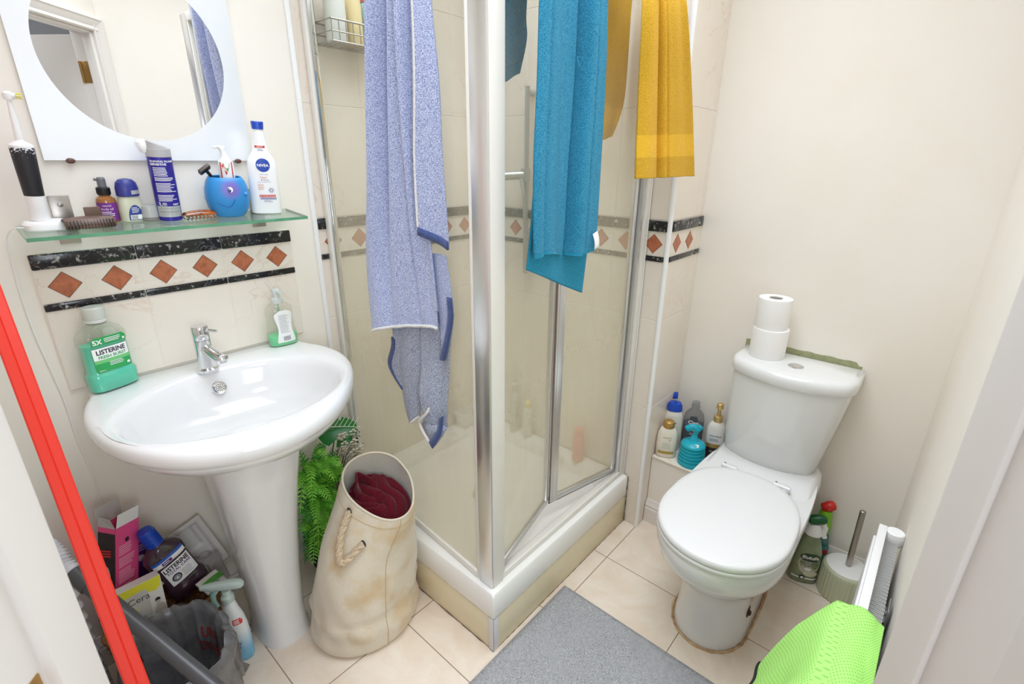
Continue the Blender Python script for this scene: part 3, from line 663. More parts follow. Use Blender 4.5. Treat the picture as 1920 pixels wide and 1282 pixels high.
mb.build('label', ['lgreen', 'lgreen', 'wprint', 'lgreen2', 'ink'], t)
mb = MB(); mb.lathe([(.0225, .171), (.0232, .172), (.0232, .176), (.0205, .178), (.0215, .180), (.0222, .206), (.0205, .209), (.0001, .2095)], 32); mb.build('cap', mat('milky_cap', (218,222,214), .3, trans=.15), t)
MB().lathe([(.0196, .168), (.0205, .169), (.0205, .171), (.0196, .1715)], 28).build('neck_ring', mat('neck_ring', (120,118,104), .4), t)

# green soap dispenser
t = thing('soap_dispenser', 'clear waisted soap dispenser with a little green soap, on the right end of the basin', 'dispenser', (.893, -.050, .8285), rz=-4)
B = Bottle([(0, .039, .022, 2.6), (.003, .0425, .0255, 2.6), (.03, .0435, .026, 2.5), (.06, .0385, .024, 2.4), (.085, .0375, .0235, 2.3), (.105, .0405, .024, 2.3), (.118, .038, .0235, 2.2), (.128, .026, .020, 2), (.132, .015, .015, 2), (.138, .015, .015, 2)], 40)
B.body(MB()).build('bottle_body', 'bottleclear', t, smooth=50); B.body(MB(), 0, .0015, .0015, .034).build('liquid', mat('green_soap', (104,214,150), .15, coat=.3), t, smooth=50)
mb = MB(); B.patch(mb, -.0240, .0300, .012, .112, 0, nv=24, shape=lambda v: (.12*math.sin(PI*min(1, v*1.15))**2+.3*max(0, v-.9)/.1, 1-.12*math.sin(PI*min(1, v*1.15))**2-.3*max(0, v-.9)/.1))
for i in range(12): B.patch(mb, -.006+.0018*i, -.0050+.0018*i-(.0004 if i % 3 else 0), .017, .031, 2, eps=.0009, nu=1, nv=1)
B.lines(mb, -.012, .018, .098, 14, .0042, .0011, 1, 8); mb.build('label', [mat('soap_label', (232,234,232), .5), 'gprint', 'ink'], t)
mb = MB(); mb.lathe([(.0165, .132), (.017, .133), (.0165, .146), (.0105, .150), (.0095, .151), (.0095, .163), (.012, .164), (.012, .174), (.010, .176)], 26); mb.cyl((0, 0, .1695), (.004, -.030, .1665), .0055, 14); mb.build('pump_head', mat('cloudy_white_pump', (226,230,226), .3, trans=.2), t)
MB().cyl((0, 0, .01), (0, 0, .134), .003, 10).build('dip_tube', mat('pale_green_tube', (150,200,166), .3), t)

# ------------------------------------------------------------------ clutter in the corner under the basin
M['wicker'] = mat('wicker', (172,122,70), .6, rgb2=(112,72,38), vscale=70)
t = thing('wicker_basket', 'brown wicker basket crammed with boxes and bottles under the basin', 'basket', (.412, -.160, 0))
mb = MB(); bx, by, hb = .132, .082, .205
def bk(z, s=0): q = .80+.20*z/hb; return bx*q+s, by*q+s
for k in range(20):
    z = .008+k*.0102; rx, ry = bk(z)
    mb.tube([((rx+.0022*(1 if (i+k) % 2 else -1))*math.cos(2*PI*i/48), (ry+.0022*(1 if (i+k) % 2 else -1))*math.sin(2*PI*i/48), z) for i in range(48)], .0048, 6, closed=True)
for i in range(24):
    a = 2*PI*i/24; mb.tube([(bk(z)[0]*math.cos(a), bk(z)[1]*math.sin(a), z) for z in (.004, .1, .205)], .003, 6)
mb.lathe([(.8, .003), (.8, .008)], 40, sx=bx, sy=by); mb.build('basket_body', 'wicker', t)
mb = MB(); mb.tube([(bk(.21)[0]*math.cos(2*PI*i/60), bk(.21)[1]*math.sin(2*PI*i/60), .21) for i in range(60)], .0075, 8, closed=True); mb.build('basket_rim', 'wicker', t)
# tall pink carton, flaps open
def rotm(rx=0, ry=0, rz=0): return (Matrix.Rotation(rad(rz), 4, 'Z') @ Matrix.Rotation(rad(ry), 4, 'Y') @ Matrix.Rotation(rad(rx), 4, 'X'))
M['pink'] = mat('hot_pink_card', (238,84,146), .45); M['blackcard'] = mat('black_card', (52,44,46), .4); M['greycard'] = mat('grey_card', (196,192,190), .7)
t = thing('carton', 'tall hot-pink and black carton with torn-open flaps leaning in the corner', 'box', (.322, -.132, .242), rot=(Matrix.Rotation(rad(13), 4, 'Y') @ Matrix.Rotation(rad(-4), 4, 'X') @ Matrix.Rotation(rad(33), 4, 'Z')).to_euler())
w, d, h = .034, .024, .262
mb = MB(); mb.box((-w, -d, 0), (w, d, .0015), 0); mb.box((-w, -d, 0), (w, -d+.001, h), 0); mb.box((-w, d-.001, 0), (w, d, h), 0); mb.box((w-.001, -d, 0), (w, d, h), 0); mb.box((-w, -d, 0), (-w+.001, d, h), 0)
mb.build('carton_body', 'pink', t, smooth=0)
mb = MB(); e = .0006; mb.add([(-w-e, -d, 0), (-w-e, d, 0), (-w-e, d, h-.014), (-w-e, -d, h-.014)], [(0, 1, 2, 3)], 0)
def side(a, b): return (-w-2*e, -a, b)
mb.add([side(.0125*math.cos(2*PI*i/24), .118+.040*math.sin(2*PI*i/24)) for i in range(24)], [tuple(range(24))], 1)
mb.add([side(x, z) for x, z in ((-.002, .145), (.002, .145), (.003, .120), (.007, .1), (.012, .06), (.013, .012), (-.012, .012), (-.011, .06), (-.006, .1), (-.003, .12))], [tuple(range(10))], 2)
for k in range(3): mb.add([(-w-2*e, -a, b) for a, b in ((-.014, .200-.007*k), (.013, .203-.007*k), (.013, .1985-.007*k), (-.014, .1955-.007*k))], [(0, 1, 2, 3)], 2)
RR = random.Random(4)
for k in range(34): 
    x1 = RR.uniform(.008, .022); z = .206-.0056*k
    if k in (5, 11, 19, 26): continue
    mb.box((-.024, -d-e, z), (x1, -d-e*.5, z+.0022), 4)
disc_n = [(-.001+.006*math.cos(2*PI*i/20), -d-e, .219+.006*math.sin(2*PI*i/20)) for i in range(20)]; mb.add(disc_n, [tuple(range(20))], 0)
mb.build('printed_side', ['blackcard', mat('pale_pink_card', (236,196,206), .5), 'redprint', 'wprint', mat('light_pink_print', (252,186,210), .5)], t, smooth=0)
for nm, vs, m in (('flap', [(-w+.003, -d, h), (w-.003, -d, h), (w-.004, -d-.003, h+.036), (-w+.004, -d-.003, h+.036)], 'wprint'), ('flap', [(-w, -d, h), (-w, d, h), (-w-.004, d-.004, h+.028), (-w-.012, -d+.002, h+.03)], 'greycard'), ('flap', [(w, -d, h), (w, d, h), (w+.012, d, h+.022), (w+.012, -d, h+.022)], 'greycard'), ('flap', [(-w, d, h), (w, d, h), (w, d+.01, h+.045), (-w, d+.01, h+.045)], 'greycard')):
    MB().add(vs, [(0, 1, 2, 3)]).build(nm, m, t, smooth=0, solid=.0008)
# purple pouch
M['purpf'] = mat('purple_foil', (78,42,120), .22, .3, rgb2=(112,70,160), vscale=30)
t = thing('sachet_pack', 'shiny purple blister pack between the pink carton and the dark mouthwash', 'packet', (.402, -.074, .175), rz=8, rx=-6, ry=6)
def pouch(u_, v_): x = -.038+.076*u_; z = .205*v_; return (x, -.007*math.sin(PI*u_)*math.sin(PI*min(1, v_*1.1))+.001*math.sin(40*v_)*(1 if v_ > .93 else 0), z)
mb = MB(); mb.grid(pouch, 16, 20); mb.build('pack_body', 'purpf', t, solid=.006)
mb = MB()
for x, z, rx_, rz_ in ((-.012, .155, .010, .009), (.016, .15, .010, .013), (.004, .132, .014, .010)):
    mb.lathe([(rx_, 0), (rx_*.9, .005), (rx_*.5, .008), (.0001, .009)], 20, T=TR(x, -.008, z, 'X', 90), sy=rz_/rx_)
mb.build('blister', mat('clear_blister', (196,190,206), .1, coat=.5), t)
mb = MB(); 
for k in range(3): mb.box((-.026+.006*k, -.0105, .190-.007*k), (.026, -.009, .1935-.007*k))
mb.build('print_lines', mat('lilac_print', (168,140,200), .5), t)
# dark mouthwash with a blue cap
M['darkliq'] = mat('dark_plum_mouthwash', (62,44,56), .12, coat=.6)
t = thing('mouthwash_bottle', 'dark plum mouthwash bottle with a ribbed blue cap, tilted in the basket', 'bottle', (.486, -.138, .216), rz=10, ry=-15, rx=-3); t.scale = (1.08, 1.08, 1.08)
B = Bottle([(z*1.04, rx*.90, ry*.95, p) for z, rx, ry, p in LB], 48); B.body(MB()).build('bottle_body', 'darkliq', t, smooth=45)
mb = MB(); B.patch(mb, -.030, .037, .054, .118, 0); B.text(mb, 'LISTERINE', .0175, .003, .1010, 1, 'c', .03, .80); B.text(mb, 'TOTAL CARE', .0105, .004, .0905, 2, 'c', .02, .95)
disc(mb, B, -.012, .073, .0115, .0115, 1, .0010); disc(mb, B, -.012, .073, .0085, .0085, 3, .0016); B.text(mb, '6', .0115, -.012, .069, 0, 'c', .02, eps=.0026); B.lines(mb, .003, .032, .082, 6, .0042, .0012, 3, 4)
B.patch(mb, -.038, .038, .1245, .146, 0); B.patch(mb, -.038, .038, .1385, .1465, 4, eps=.0008); B.patch(mb, -.020, .004, .1275, .136, 2, eps=.0008); B.lines(mb, -.017, .001, .133, 1, .004, .002, 0, 3, eps=.0012)
mb.build('label', ['wprint', 'ink', mat('purple_print', (92,40,130), .4), 'gprint', mat('bright_blue_print', (38,96,190), .4)], t)
mb = MB(); mb.lathe([(.0150, .176), (.0172, .178), (.0172, .226), (.0155, .229), (.0001, .2295)], 36)
for k in range(7): mb.tube([(.0174*math.cos(2*PI*i/28), .0174*math.sin(2*PI*i/28), .182+.0062*k) for i in range(28)], .0019, 6, closed=True)
mb.build('cap', 'blue', t)
# yellow and white carton
t = thing('cosmetic_box', 'yellow and white carton in front of the dark mouthwash bottle, above the lined bin', 'box', (.364, -.212, .2528), rz=4, ry=4, rx=-8)
M['yell'] = mat('lemon_card', (228,226,60), .45); M['whitecard'] = mat('white_card', (232,232,228), .5); M['shade'] = mat('grey_card_print', (206,204,200), .5)
w, d, h = .046, .016, .108
mb = MB(); mb.box((-w, -d, 0), (w, d, h), 0, .0008, 1); mb.build('box_body', 'whitecard', t)
f = lambda x, z, e=.0006: (x, -d-e, z)
mb = MB(); mb.add([f(-w, h), f(w, h), f(w-.004, h-.028), f(w-.016, h-.036), f(-.02, h-.020), f(-w, h-.030)], [tuple(range(6))], 0); mb.add([f(-w, h-.026), f(-w+.012, h-.022), f(-w+.010, .05), f(-w, .05)], [(0, 1, 2, 3)], 0)
mb.add([f(x, z, .0010) for x, z in ((-.036, .086), (.008, .090), (.014, .080), (.014, .016), (.006, .008), (-.030, .008), (-.036, .02))], [tuple(range(7))], 1)
mb.text('Cera', .0235, lambda a, b: f(-.030+a, .062+b, .0014), 2, 'l', .005); mb.text('Ve', .015, lambda a, b: f(-.026+a, .040+b, .0014), 0, 'l')
mb.add([f(.030+.0055*math.cos(2*PI*i/20), .042+.007*math.sin(2*PI*i/20), .0012) for i in range(20)], [tuple(range(20))], 4); mb.add([f(.030+.0062*math.cos(PI*i/10), .044+.0078*math.sin(PI*i/10), .0015) for i in range(11)], [tuple(range(11))], 3)
mb.add([f(x, z, .0011) for x, z in ((.018, .008), (.044, .008), (.044, .026), (.036, .034), (.026, .034), (.021, .024))], [tuple(range(6))], 4)
mb.add([f(-.004+.004*math.cos(2*PI*i/16), .017+.004*math.sin(2*PI*i/16), .0014) for i in range(16)], [tuple(range(16))], 5)
mb.build('box_print', ['yell', 'shade', mat('charcoal_print', (92,92,96), .5), 'ink', mat('skin_grey_print', (198,190,184), .5), 'gprint'], t, smooth=0)
# small flat yellow-green pack
t = thing('sachet', 'small olive and grey sachet under the purple pack, above the yellow carton', 'sachet', (.396, -.166, .276), rz=6, ry=-22, rx=-40)
mb = MB(); mb.box((-.034, -.005, 0), (.034, .005, .034), 0, .003); mb.build('pack_body', mat('olive_foil', (168,166,112), .3, .2), t); mb = MB(); mb.box((-.024, -.0062, .010), (.022, -.0048, .024), 0); mb.build('label', mat('dim_label', (110,108,84), .5), t)
# moulded white plastic tray
M['tray'] = mat('white_pulp_tray', (214,212,208), .45, bump=.3, bscale=200)
t = thing('packaging_tray', 'moulded white packaging tray propped against the wall beside the pedestal', 'tray', (.512, -.050, .252))
t.rotation_euler = (Matrix.Rotation(rad(-9), 4, 'X') @ Matrix.Rotation(rad(-15), 4, 'Y')).to_euler()
def trayh(x, z):
    e = min(.080-abs(x), .092-abs(z)); y = 0
    if e > .014: y = .010*min(1, (e-.014)/.006)
    for cx, cz, r in ((.030, -.045, .020), (-.005, -.040, .024), (-.03, .04, .0)):
        q = math.hypot(x-cx, z-cz)
        if r and q < r: y += .010*min(1, (r-q)/.006)
    if -.058 < x < .05 and -.004 < z < .076: y += .006*min(1, min(x+.058, .05-x, z+.004, .076-z)/.006)
    return y
mb = MB(); mb.grid(lambda a, b: (-.080+.160*a, trayh(-.080+.160*a, -.092+.184*b), -.092+.184*b), 44, 50); mb.build('tray_body', 'tray', t, smooth=50, solid=.0015)
t2 = thing('blister_pack', 'empty clear blister pack standing between the dark mouthwash and the white tray', 'packaging', (.572, -.105, .150), rz=12, ry=-8, rx=-5)
mb = MB(); mb.loft([ring(0, 0, z, a, b, 5, 28) for z, a, b in ((0, .018, .008), (.002, .02, .010), (.09, .02, .010), (.092, .0235, .013), (.094, .0235, .013))]); mb.build('blister_body', clear('clear_blister_film', (232,232,232), .35, (208,206,204), .12), t2)
# packet of wipes
t = thing('wipes_packet', 'green and white packet of wipes lying on the basket edge behind the spray bottle', 'packet', (.528, -.192, .229), rz=24, rx=-62, ry=6)
mb = MB(); mb.grid(lambda a, b: (-.040+.08*a, -.008*math.sin(PI*a)*math.sin(PI*b), -.022+.06*b), 14, 12); mb.build('pack_body', 'whitecard', t, solid=.008)
mb = MB(); mb.grid(lambda a, b: (-.038+.076*a, -.0140-.008*math.sin(PI*(.02+.96*a))*math.sin(PI*(.35+.35*b)), -.002+.020*b), 12, 4); mb.build('label', mat('grass_green_print', (84,160,62), .5), t); mb = MB(); mb.text('AIR', .013, lambda a, b: (a, -.0190, -.015+b), 0, 'c', .03); mb.build('lettering', mat('violet_ink', (64,48,112), .5), t); t.scale = (.82, .82, .82)
# kitchen spray bottle
t = thing('spray_bottle', 'white and pale blue trigger spray bottle standing beside the pedestal foot', 'spray bottle', (.537, -.268, 0), rz=-34)
sm, nt, b, o = newmat('white_to_blue_bottle'); b.inputs['Roughness'].default_value = .25
tc = N(nt, 'ShaderNodeTexCoord'); sp = N(nt, 'ShaderNodeSeparateXYZ'); nt.links.new(tc.outputs['Object'], sp.inputs[0]); r = N(nt, 'ShaderNodeValToRGB'); nt.links.new(sp.outputs['Z'], r.inputs['Fac'])
r.color_ramp.elements[0].position = .04; r.color_ramp.elements[0].color = lin((120,186,222)); r.color_ramp.elements[1].position = .105; r.color_ramp.elements[1].color = lin((226,230,230)); nt.links.new(r.outputs['Color'], b.inputs['Base Color'])
B = Bottle([(0, .030, .018, 2.6), (.003, .034, .021, 2.6), (.06, .036, .023, 2.5), (.11, .034, .022, 2.4), (.145, .029, .020, 2.3), (.170, .021, .018, 2.1), (.190, .0165, .0165, 2), (.196, .0135, .0135, 2), (.205, .0135, .0135, 2)], 36)
B.body(MB()).build('bottle_body', sm, t, smooth=50)
mb = MB(); B.patch(mb, .004, .027, .130, .148, 0, nu=6, nv=3); B.lines(mb, .007, .024, .145, 3, .0045, .002, 1, 4, eps=.0010); mb.build('sticker', ['redprint', 'wprint'], t); mb = MB(); B.text(mb, 'OW', .0135, .004, .062, 2, 'c', .02); B.text(mb, 'SS', .0135, .007, .049, 2, 'c', .02); B.patch(mb, -.010, .0, .078, .084, 3, nu=4, nv=2, shape=lambda v: (.2*v, 1-.2*v)); mb.build('label', ['redprint', 'wprint', mat('slate_ink', (70,84,104), .5), 'lgreen2'], t)
M['trig'] = mat('milky_trigger', (206,222,216), .25, trans=.25)
mb = MB(); mb.lathe([(.0155, .200), (.0168, .201), (.0168, .216), (.0120, .222), (.0105, .236)], 24); mb.build('collar', 'trig', t)
mb = MB(); mb.loft([ring(0, 0, 0, a, b, 2.6, 24) and [(x, y, z) for y, z in [(yy, zz+.2395+dz) for yy, zz, _ in ring(0, .0125, 0, a, b, 2.6, 24)]] for x, a, b, dz in ((-.060, .006, .006, .004), (-.056, .0075, .0075, .003), (-.044, .008, .008, .003), (-.036, .0105, .011, .001), (.0, .0125, .0125, 0), (.026, .0130, .0125, -.001), (.040, .0115, .011, -.003), (.047, .006, .006, -.004))]); hd = mb.build('trigger_head', 'trig', t, smooth=50)
mb = MB(); mb.tube([(-.022, 0, .240), (-.034, 0, .226), (-.036, 0, .206), (-.029, 0, .186)], .0048, 8, flat=1.5); mb.build('trigger', mat('aqua_plastic', (164,212,206), .3), hd)
t.scale = (1, 1, 1.07)

# ------------------------------------------------------------------ bin with a carrier bag over it
M['bag'] = mat('grey_carrier_bag', (120,120,122), .22, spec=.7, rgb2=(84,84,88), vscale=14, bump=1.0, bscale=45)
M['bagin'] = mat('dark_bag_inside', (46,46,52), .3, spec=.6)
t = thing('waste_bin', 'small bin lined with a crumpled grey carrier bag printed in red, under the basin', 'bin', (.385, -.394, 0))
mb = MB(); mb.lathe([(.80, 0), (.82, .004), (1, .238), (1, .240), (.96, .240), (.78, .010), (.0001, .010)], 40, sx=.100, sy=.118); mb.build('bin_body', 'black', t)
def nz(a, b, s=1): return math.sin(a*5+b*3.1+s)*.5+math.sin(a*11-b*7+s*2)*.3+math.sin(a*19+b*13+s*3)*.25+math.sin(a*31-b*23+s)*.18
mb = MB(); na = 96; rings = []
for z, q, am in ((.05, .60, .006), (.10, .72, .008), (.15, .80, .010), (.20, .88, .010), (.238, .955, .006), (.256, .99, .006), (.262, 1.03, .006), (.252, 1.075, .005), (.225, 1.09, .009), (.19, 1.085, .011), (.15, 1.07, .013), (.115, 1.07, .016)):
    rings.append([])
    for i in range(na):
        a = 2*PI*i/na; k = nz(a, z*22)
        fr = max(0, math.cos(a-rad(20)))            # the right side droops further out
        rr = 1*q+(am*k)/.105+(.10*fr if q > 1.05 else 0)
        rings[-1].append((.100*rr*math.cos(a), .118*rr*math.sin(a), z+(.020 if z > .2 else 0)+(.010*nz(a, 3) if q > .95 else .004*k)+(.022*max(0, math.sin(a)) if z > .19 else 0)))
mb.loft(rings, 0, True, False); bag = mb.build('bin_liner', ['bag'], t, smooth=80, solid=.0012)
M['redink'] = mat('dark_red_bag_print', (128,40,44), .5)
mb = MB()
def onbag(a, z):
    """a point just inside the liner at angle a and height z"""
    f = (a/(2*PI) % 1)*na; i0 = int(f) % na; i1 = (i0+1) % na; w_ = f-int(f)
    for lo, hi in zip(rings[:5], rings[1:6]):
        p = Vector(lo[i0]).lerp(Vector(lo[i1]), w_); q = Vector(hi[i0]).lerp(Vector(hi[i1]), w_)
        if z <= q.z or hi is rings[5]:
            r = p.lerp(q, max(0, min(1, (z-p.z)/max(q.z-p.z, 1e-6)))); return (r.x*.965, r.y*.965, z)
mb.text('DON', .040, lambda a, b: onbag(rad(24)-a*8, .170+b), 0, 'c', .03); mb.text('UNI', .040, lambda a, b: onbag(rad(24)-a*8, .212+b), 0, 'c', .03); mb.build('bag_print', 'redink', t)
# vacuum wand and hose
t = thing('vacuum_wand', 'dark grey vacuum cleaner tube with a white ribbed hose end, slanting over the lined bin', 'vacuum wand', (.46, -.78, 0))
A = Vector((.272, -.262, .508)); Bq = Vector((.392, -.585, .352)); dd = (Bq-A).normalized(); Fq = A+dd*((A.z-.03)/-dd.z)
mb = MB(); mb.cyl(A, Fq, .0165, 24, bev=.002); mb.cyl(A-dd*.002, A+dd*.05, .0195, 24, bev=.002); mb.build('tube', mat('dark_grey_tube', (72,72,74), .35), t, world=True)
pth = smooth_path([A+dd*.01, A-dd*.03, A-dd*.06+Vector((.004, .0, .01)), A-dd*.09+Vector((.004, .0, .006)), A-dd*.11+Vector((.002, .01, -.03)), Vector((.250, -.16, .40)), Vector((.249, -.15, .25)), Vector((.249, -.14, .10)), Vector((.249, -.13, .0185))], 8)
mb = MB(); rr = [.0150+.0028*(1 if i % 2 else -1) for i in range(len(pth))]; mb.tube(pth, .015, 16, rr=rr); mb.build('hose', mat('white_ribbed_hose', (214,212,216), .4), t, world=True)
# dark crumpled bag squeezed along the left wall
M['darkbag'] = mat('dark_navy_nylon', (44,50,60), .45, rgb2=(26,28,34), vscale=18, bump=.8, bscale=40)
t = thing('storage_bag', 'dark crumpled bag squeezed between the left wall and the lined bin', 'bag', (.2515, -.42, 0))
mb = MB(); rg = []
for k in range(22):
    z = .275*k/21; q = (1-(k/21)**6*.75)*(.86+.14*math.sin(PI*min(1, k/5)/2))
    rg.append([((.0150+.0022*nz(a, z*30, 2))*q*math.cos(a), (.145+.010*nz(a, z*26, 5))*q*math.sin(a), z+(.012*nz(a, 2, 1)*(k/21)**2 if k else 0)) for a in [2*PI*i/64 for i in range(64)]])
mb.loft(rg); mb.build('bag_body', 'darkbag', t, smooth=80)
mb = MB(); mb.tube(smooth_path([(.0, -.06, .262), (.006, -.045, .300), (.004, .0, .318), (.006, .045, .300), (.0, .06, .262)]), .004, 8, flat=1.8); mb.build('strap', mat('grey_webbing', (92,94,98), .7), t)
# red pole in the doorway
P1 = Vector((0.2937, -0.6693, 0.5168)); P2 = Vector((0.2964, -0.4776, 0.8655)); dd = (P2-P1).normalized()
top = P1+dd*((-.012-P1.y)/dd.y); bot = P1+dd*((.002-P1.z)/dd.z)
t = thing('mop_pole', 'bright red grooved pole slanting across the doorway at the left', 'pole', tuple(bot))
mb = MB(); T = Matrix.Translation(bot) @ dd.to_track_quat('Z', 'Y').to_matrix().to_4x4(); L = (top-bot).length
sec = [(-.0195, -.010), (-.0165, -.013), (-.002, -.0138), (.000, -.0122), (.002, -.0138), (.0165, -.013), (.0195, -.010), (.0195, .010), (.0165, .013), (-.0165, .013), (-.0195, .010)]
# turn the flat face to the room
e1 = dd.cross(Vector((0, 1, 0))).normalized(); e2 = dd.cross(e1).normalized()
if e2.y > 0: e2 = -e2
mb.loft([[tuple(bot+dd*s+e1*x*.80-e2*y*.8) for x, y in sec] for s in (0, L)]); mb.build('pole_body', 'red', t, world=True, smooth=25)
# ------------------------------------------------------------------ shower tray
XS, YS = 1.036, -.816
t = thing('shower_tray', 'raised white square shower tray on cream plinth panels', 'shower tray', (1.42, -.41, 0))
mb = MB()
def rr4(x0, y0, x1, y1, r, z, n=6):
    out = []
    for cx, cy, a0 in ((x1-r, y1-r, 0), (x0+r, y1-r, PI/2), (x0+r, y0+r, PI), (x1-r, y0+r, 1.5*PI)):
        for i in range(n+1): a = a0+PI/2*i/n; out.append((cx+r*math.cos(a), cy+r*math.sin(a), z))
    return out
x1, y1 = 1.803, -.008
mb.loft([rr4(XS+.002, YS+.002, x1, y1, .004, .127), rr4(XS, YS, x1, y1, .006, .131), rr4(XS, YS, x1, y1, .006, .209), rr4(XS+.004, YS+.004, x1, y1, .008, .216), rr4(XS+.010, YS+.010, x1-.004, y1-.004, .012, .2175), rr4(XS+.058, YS+.058, x1-.045, y1-.045, .035, .2175), rr4(XS+.066, YS+.066, x1-.053, y1-.053, .045, .213), rr4(XS+.084, YS+.084, x1-.07, y1-.07, .055, .168), rr4(XS+.098, YS+.098, x1-.084, y1-.084, .06, .163), rr4(1.36, -.46, 1.44, -.38, .039, .156)])
mb.build('tray_body', 'acrylic', t, world=True, smooth=40)
mb = MB(); mb.box((XS+.003, YS+.004, 0), (XS+.011, y1, .125), 0, .001); mb.box((XS+.004, YS+.003, 0), (1.806, YS+.011, .125), 0, .001); mb.build('plinth_panel', 'panelcream', t, world=True)
mb = MB(); mb.box((XS+.0005, YS+.0005, 0), (XS+.022, YS+.002, .126), 0, .0005); mb.box((XS+.0005, YS+.0005, 0), (XS+.002, YS+.022, .126), 0, .0005); mb.build('corner_strip', mat('pale_corner_strip', (214,212,214), .35), t, world=True)
mb = MB(); R = random.Random(2)
def caulk(mb, p0, p1, r, n=60):
    p0 = Vector(p0); p1 = Vector(p1); mb.tube([p0+(p1-p0)*i/n for i in range(n+1)], r, 6, rr=[r*R.uniform(.3, 1.15) for i in range(n+1)])
caulk(mb, (XS+.003, YS+.003, .0008), (XS+.003, -.02, .0008), .0030); caulk(mb, (XS+.003, YS+.003, .0008), (1.803, YS+.003, .0008), .0016)
caulk(mb, (XS+.003, YS+.003, .1262), (XS+.003, -.02, .1262), .0012); caulk(mb, (XS+.003, YS+.003, .1262), (1.803, YS+.003, .1262), .0012); caulk(mb, (1.8045, YS, .002), (1.8045, YS, .21), .0022, 30)
mb.build('sealant', 'grime', t, world=True)
mb = MB(); mb.lathe([(.045, .158), (.045, .160), (.036, .163), (.0001, .1635)], 30, c=(1.40-.0, -.42, 0)); mb.build('drain_cover', 'chrome', t, world=True)

# ------------------------------------------------------------------ shower enclosure
HT = 1.87
def hazeglass():
    m, nt, b, o = newmat('limescaled_glass'); nt.nodes.remove(b)
    tr = N(nt, 'ShaderNodeBsdfTransparent'); tr.inputs['Color'].default_value = lin((250,252,250))
    d = N(nt, 'ShaderNodeBsdfDiffuse'); d.inputs['Color'].default_value = lin((246,236,212)); tl = N(nt, 'ShaderNodeBsdfTranslucent'); tl.inputs['Color'].default_value = lin((246,236,212))
    ms = N(nt, 'ShaderNodeMixShader'); ms.inputs['Fac'].default_value = .4; nt.links.new(d.outputs[0], ms.inputs[1]); nt.links.new(tl.outputs[0], ms.inputs[2])
    g = N(nt, 'ShaderNodeBsdfGlossy'); g.inputs['Roughness'].default_value = .04
    tc = N(nt, 'ShaderNodeTexCoord'); mp = N(nt, 'ShaderNodeMapping'); mp.inputs['Scale'].default_value = (5, 5, .7); nt.links.new(tc.outputs['Object'], mp.inputs['Vector'])
    no = N(nt, 'ShaderNodeTexNoise', Scale=7.0, Detail=5.0); nt.links.new(mp.outputs[0], no.inputs['Vector'])
    sp = N(nt, 'ShaderNodeSeparateXYZ'); nt.links.new(tc.outputs['Object'], sp.inputs[0])
    hz = N(nt, 'ShaderNodeMath', operation='MULTIPLY'); hz.inputs[1].default_value = .5; nt.links.new(sp.outputs['Z'], hz.inputs[0]); mr = N(nt, 'ShaderNodeValToRGB'); nt.links.new(hz.outputs[0], mr.inputs['Fac'])
    e = mr.color_ramp.elements; e[0].position = 0; e[0].color = (.34,)*3+(1,); e[1].position = 1; e[1].color = (.01,)*3+(1,)
    for pz, pv in ((.20, .32), (.42, .24), (.58, .19), (.66, .09), (.74, .02)): q = e.new(pz); q.color = (pv,)*3+(1,)
    a = N(nt, 'ShaderNodeMapRange'); a.inputs['To Min'].default_value = -.025; a.inputs['To Max'].default_value = .025; nt.links.new(no.outputs['Fac'], a.inputs['Value'])
    s = N(nt, 'ShaderNodeMath', operation='ADD', use_clamp=True); nt.links.new(mr.outputs[0], s.inputs[0]); nt.links.new(a.outputs[0], s.inputs[1])
    m1 = N(nt, 'ShaderNodeMixShader'); nt.links.new(s.outputs[0], m1.inputs['Fac']); nt.links.new(tr.outputs[0], m1.inputs[1]); nt.links.new(ms.outputs[0], m1.inputs[2])
    fr = fresnel_both(nt, 1.16)
    m2 = N(nt, 'ShaderNodeMixShader'); nt.links.new(fr.outputs[0], m2.inputs['Fac']); nt.links.new(m1.outputs[0], m2.inputs[1]); nt.links.new(g.outputs[0], m2.inputs[2]); nt.links.new(m2.outputs[0], o.inputs['Surface'])
    return m
M['shglass'] = hazeglass()
M['glassgreen'] = mat('glass_edge', (170,196,182), .2)
enc = thing('shower_enclosure', 'glass shower enclosure with an aluminium corner post and a half-open folding door', 'shower', (1.0525, -.795, .218))
PX, PY = 1.0525, -.795
pw = Vector((1.118, -.008, 0)); pp = Vector((PX+.012, PY+.06, 0)); dx = (pp-pw).normalized(); nx = Vector((dx.y, -dx.x, 0))
def slab(mb, a, b, z0, z1, th, mi=0, bev=0, shift=0):
    """upright slab between plan points a and b"""
    a = Vector((a[0], a[1], 0)); b = Vector((b[0], b[1], 0)); d = (b-a); L = d.length; d.normalize(); n = Vector((-d.y, d.x, 0))
    T = Matrix(((d.x, n.x, 0, a.x), (d.y, n.y, 0, a.y), (0, 0, 1, 0), (0, 0, 0, 1)))
    return mb.box((0, -th/2+shift, z0), (L, th/2+shift, z1), mi, bev, 2, T=T)
mb = MB(); mb.box((PX, PY, .218), (PX+.046, PY+.052, HT), 0, .0035); cpo = mb.build('corner_post', 'alu', enc, world=True); MB().box((PX+.005, PY-.0022, .218), (PX+.046, PY+.001, HT), 0, .001).build('post_cover', 'white_frame', cpo, world=True)
mb = MB(); mb.box((PX+.0465, PY+.003, .218), (PX+.058, PY+.040, HT), 0, .002); mb.box((PX+.003, PY+.0525, .218), (PX+.036, PY+.064, HT), 0, .002); mb.build('post_channel', 'white_frame', enc, world=True)
mb = MB(); slab(mb, pw+dx*.02, pp-dx*.005, .236, HT-.02, .005); sp_ = mb.build('side_panel', 'shglass', enc, world=True, smooth=0)
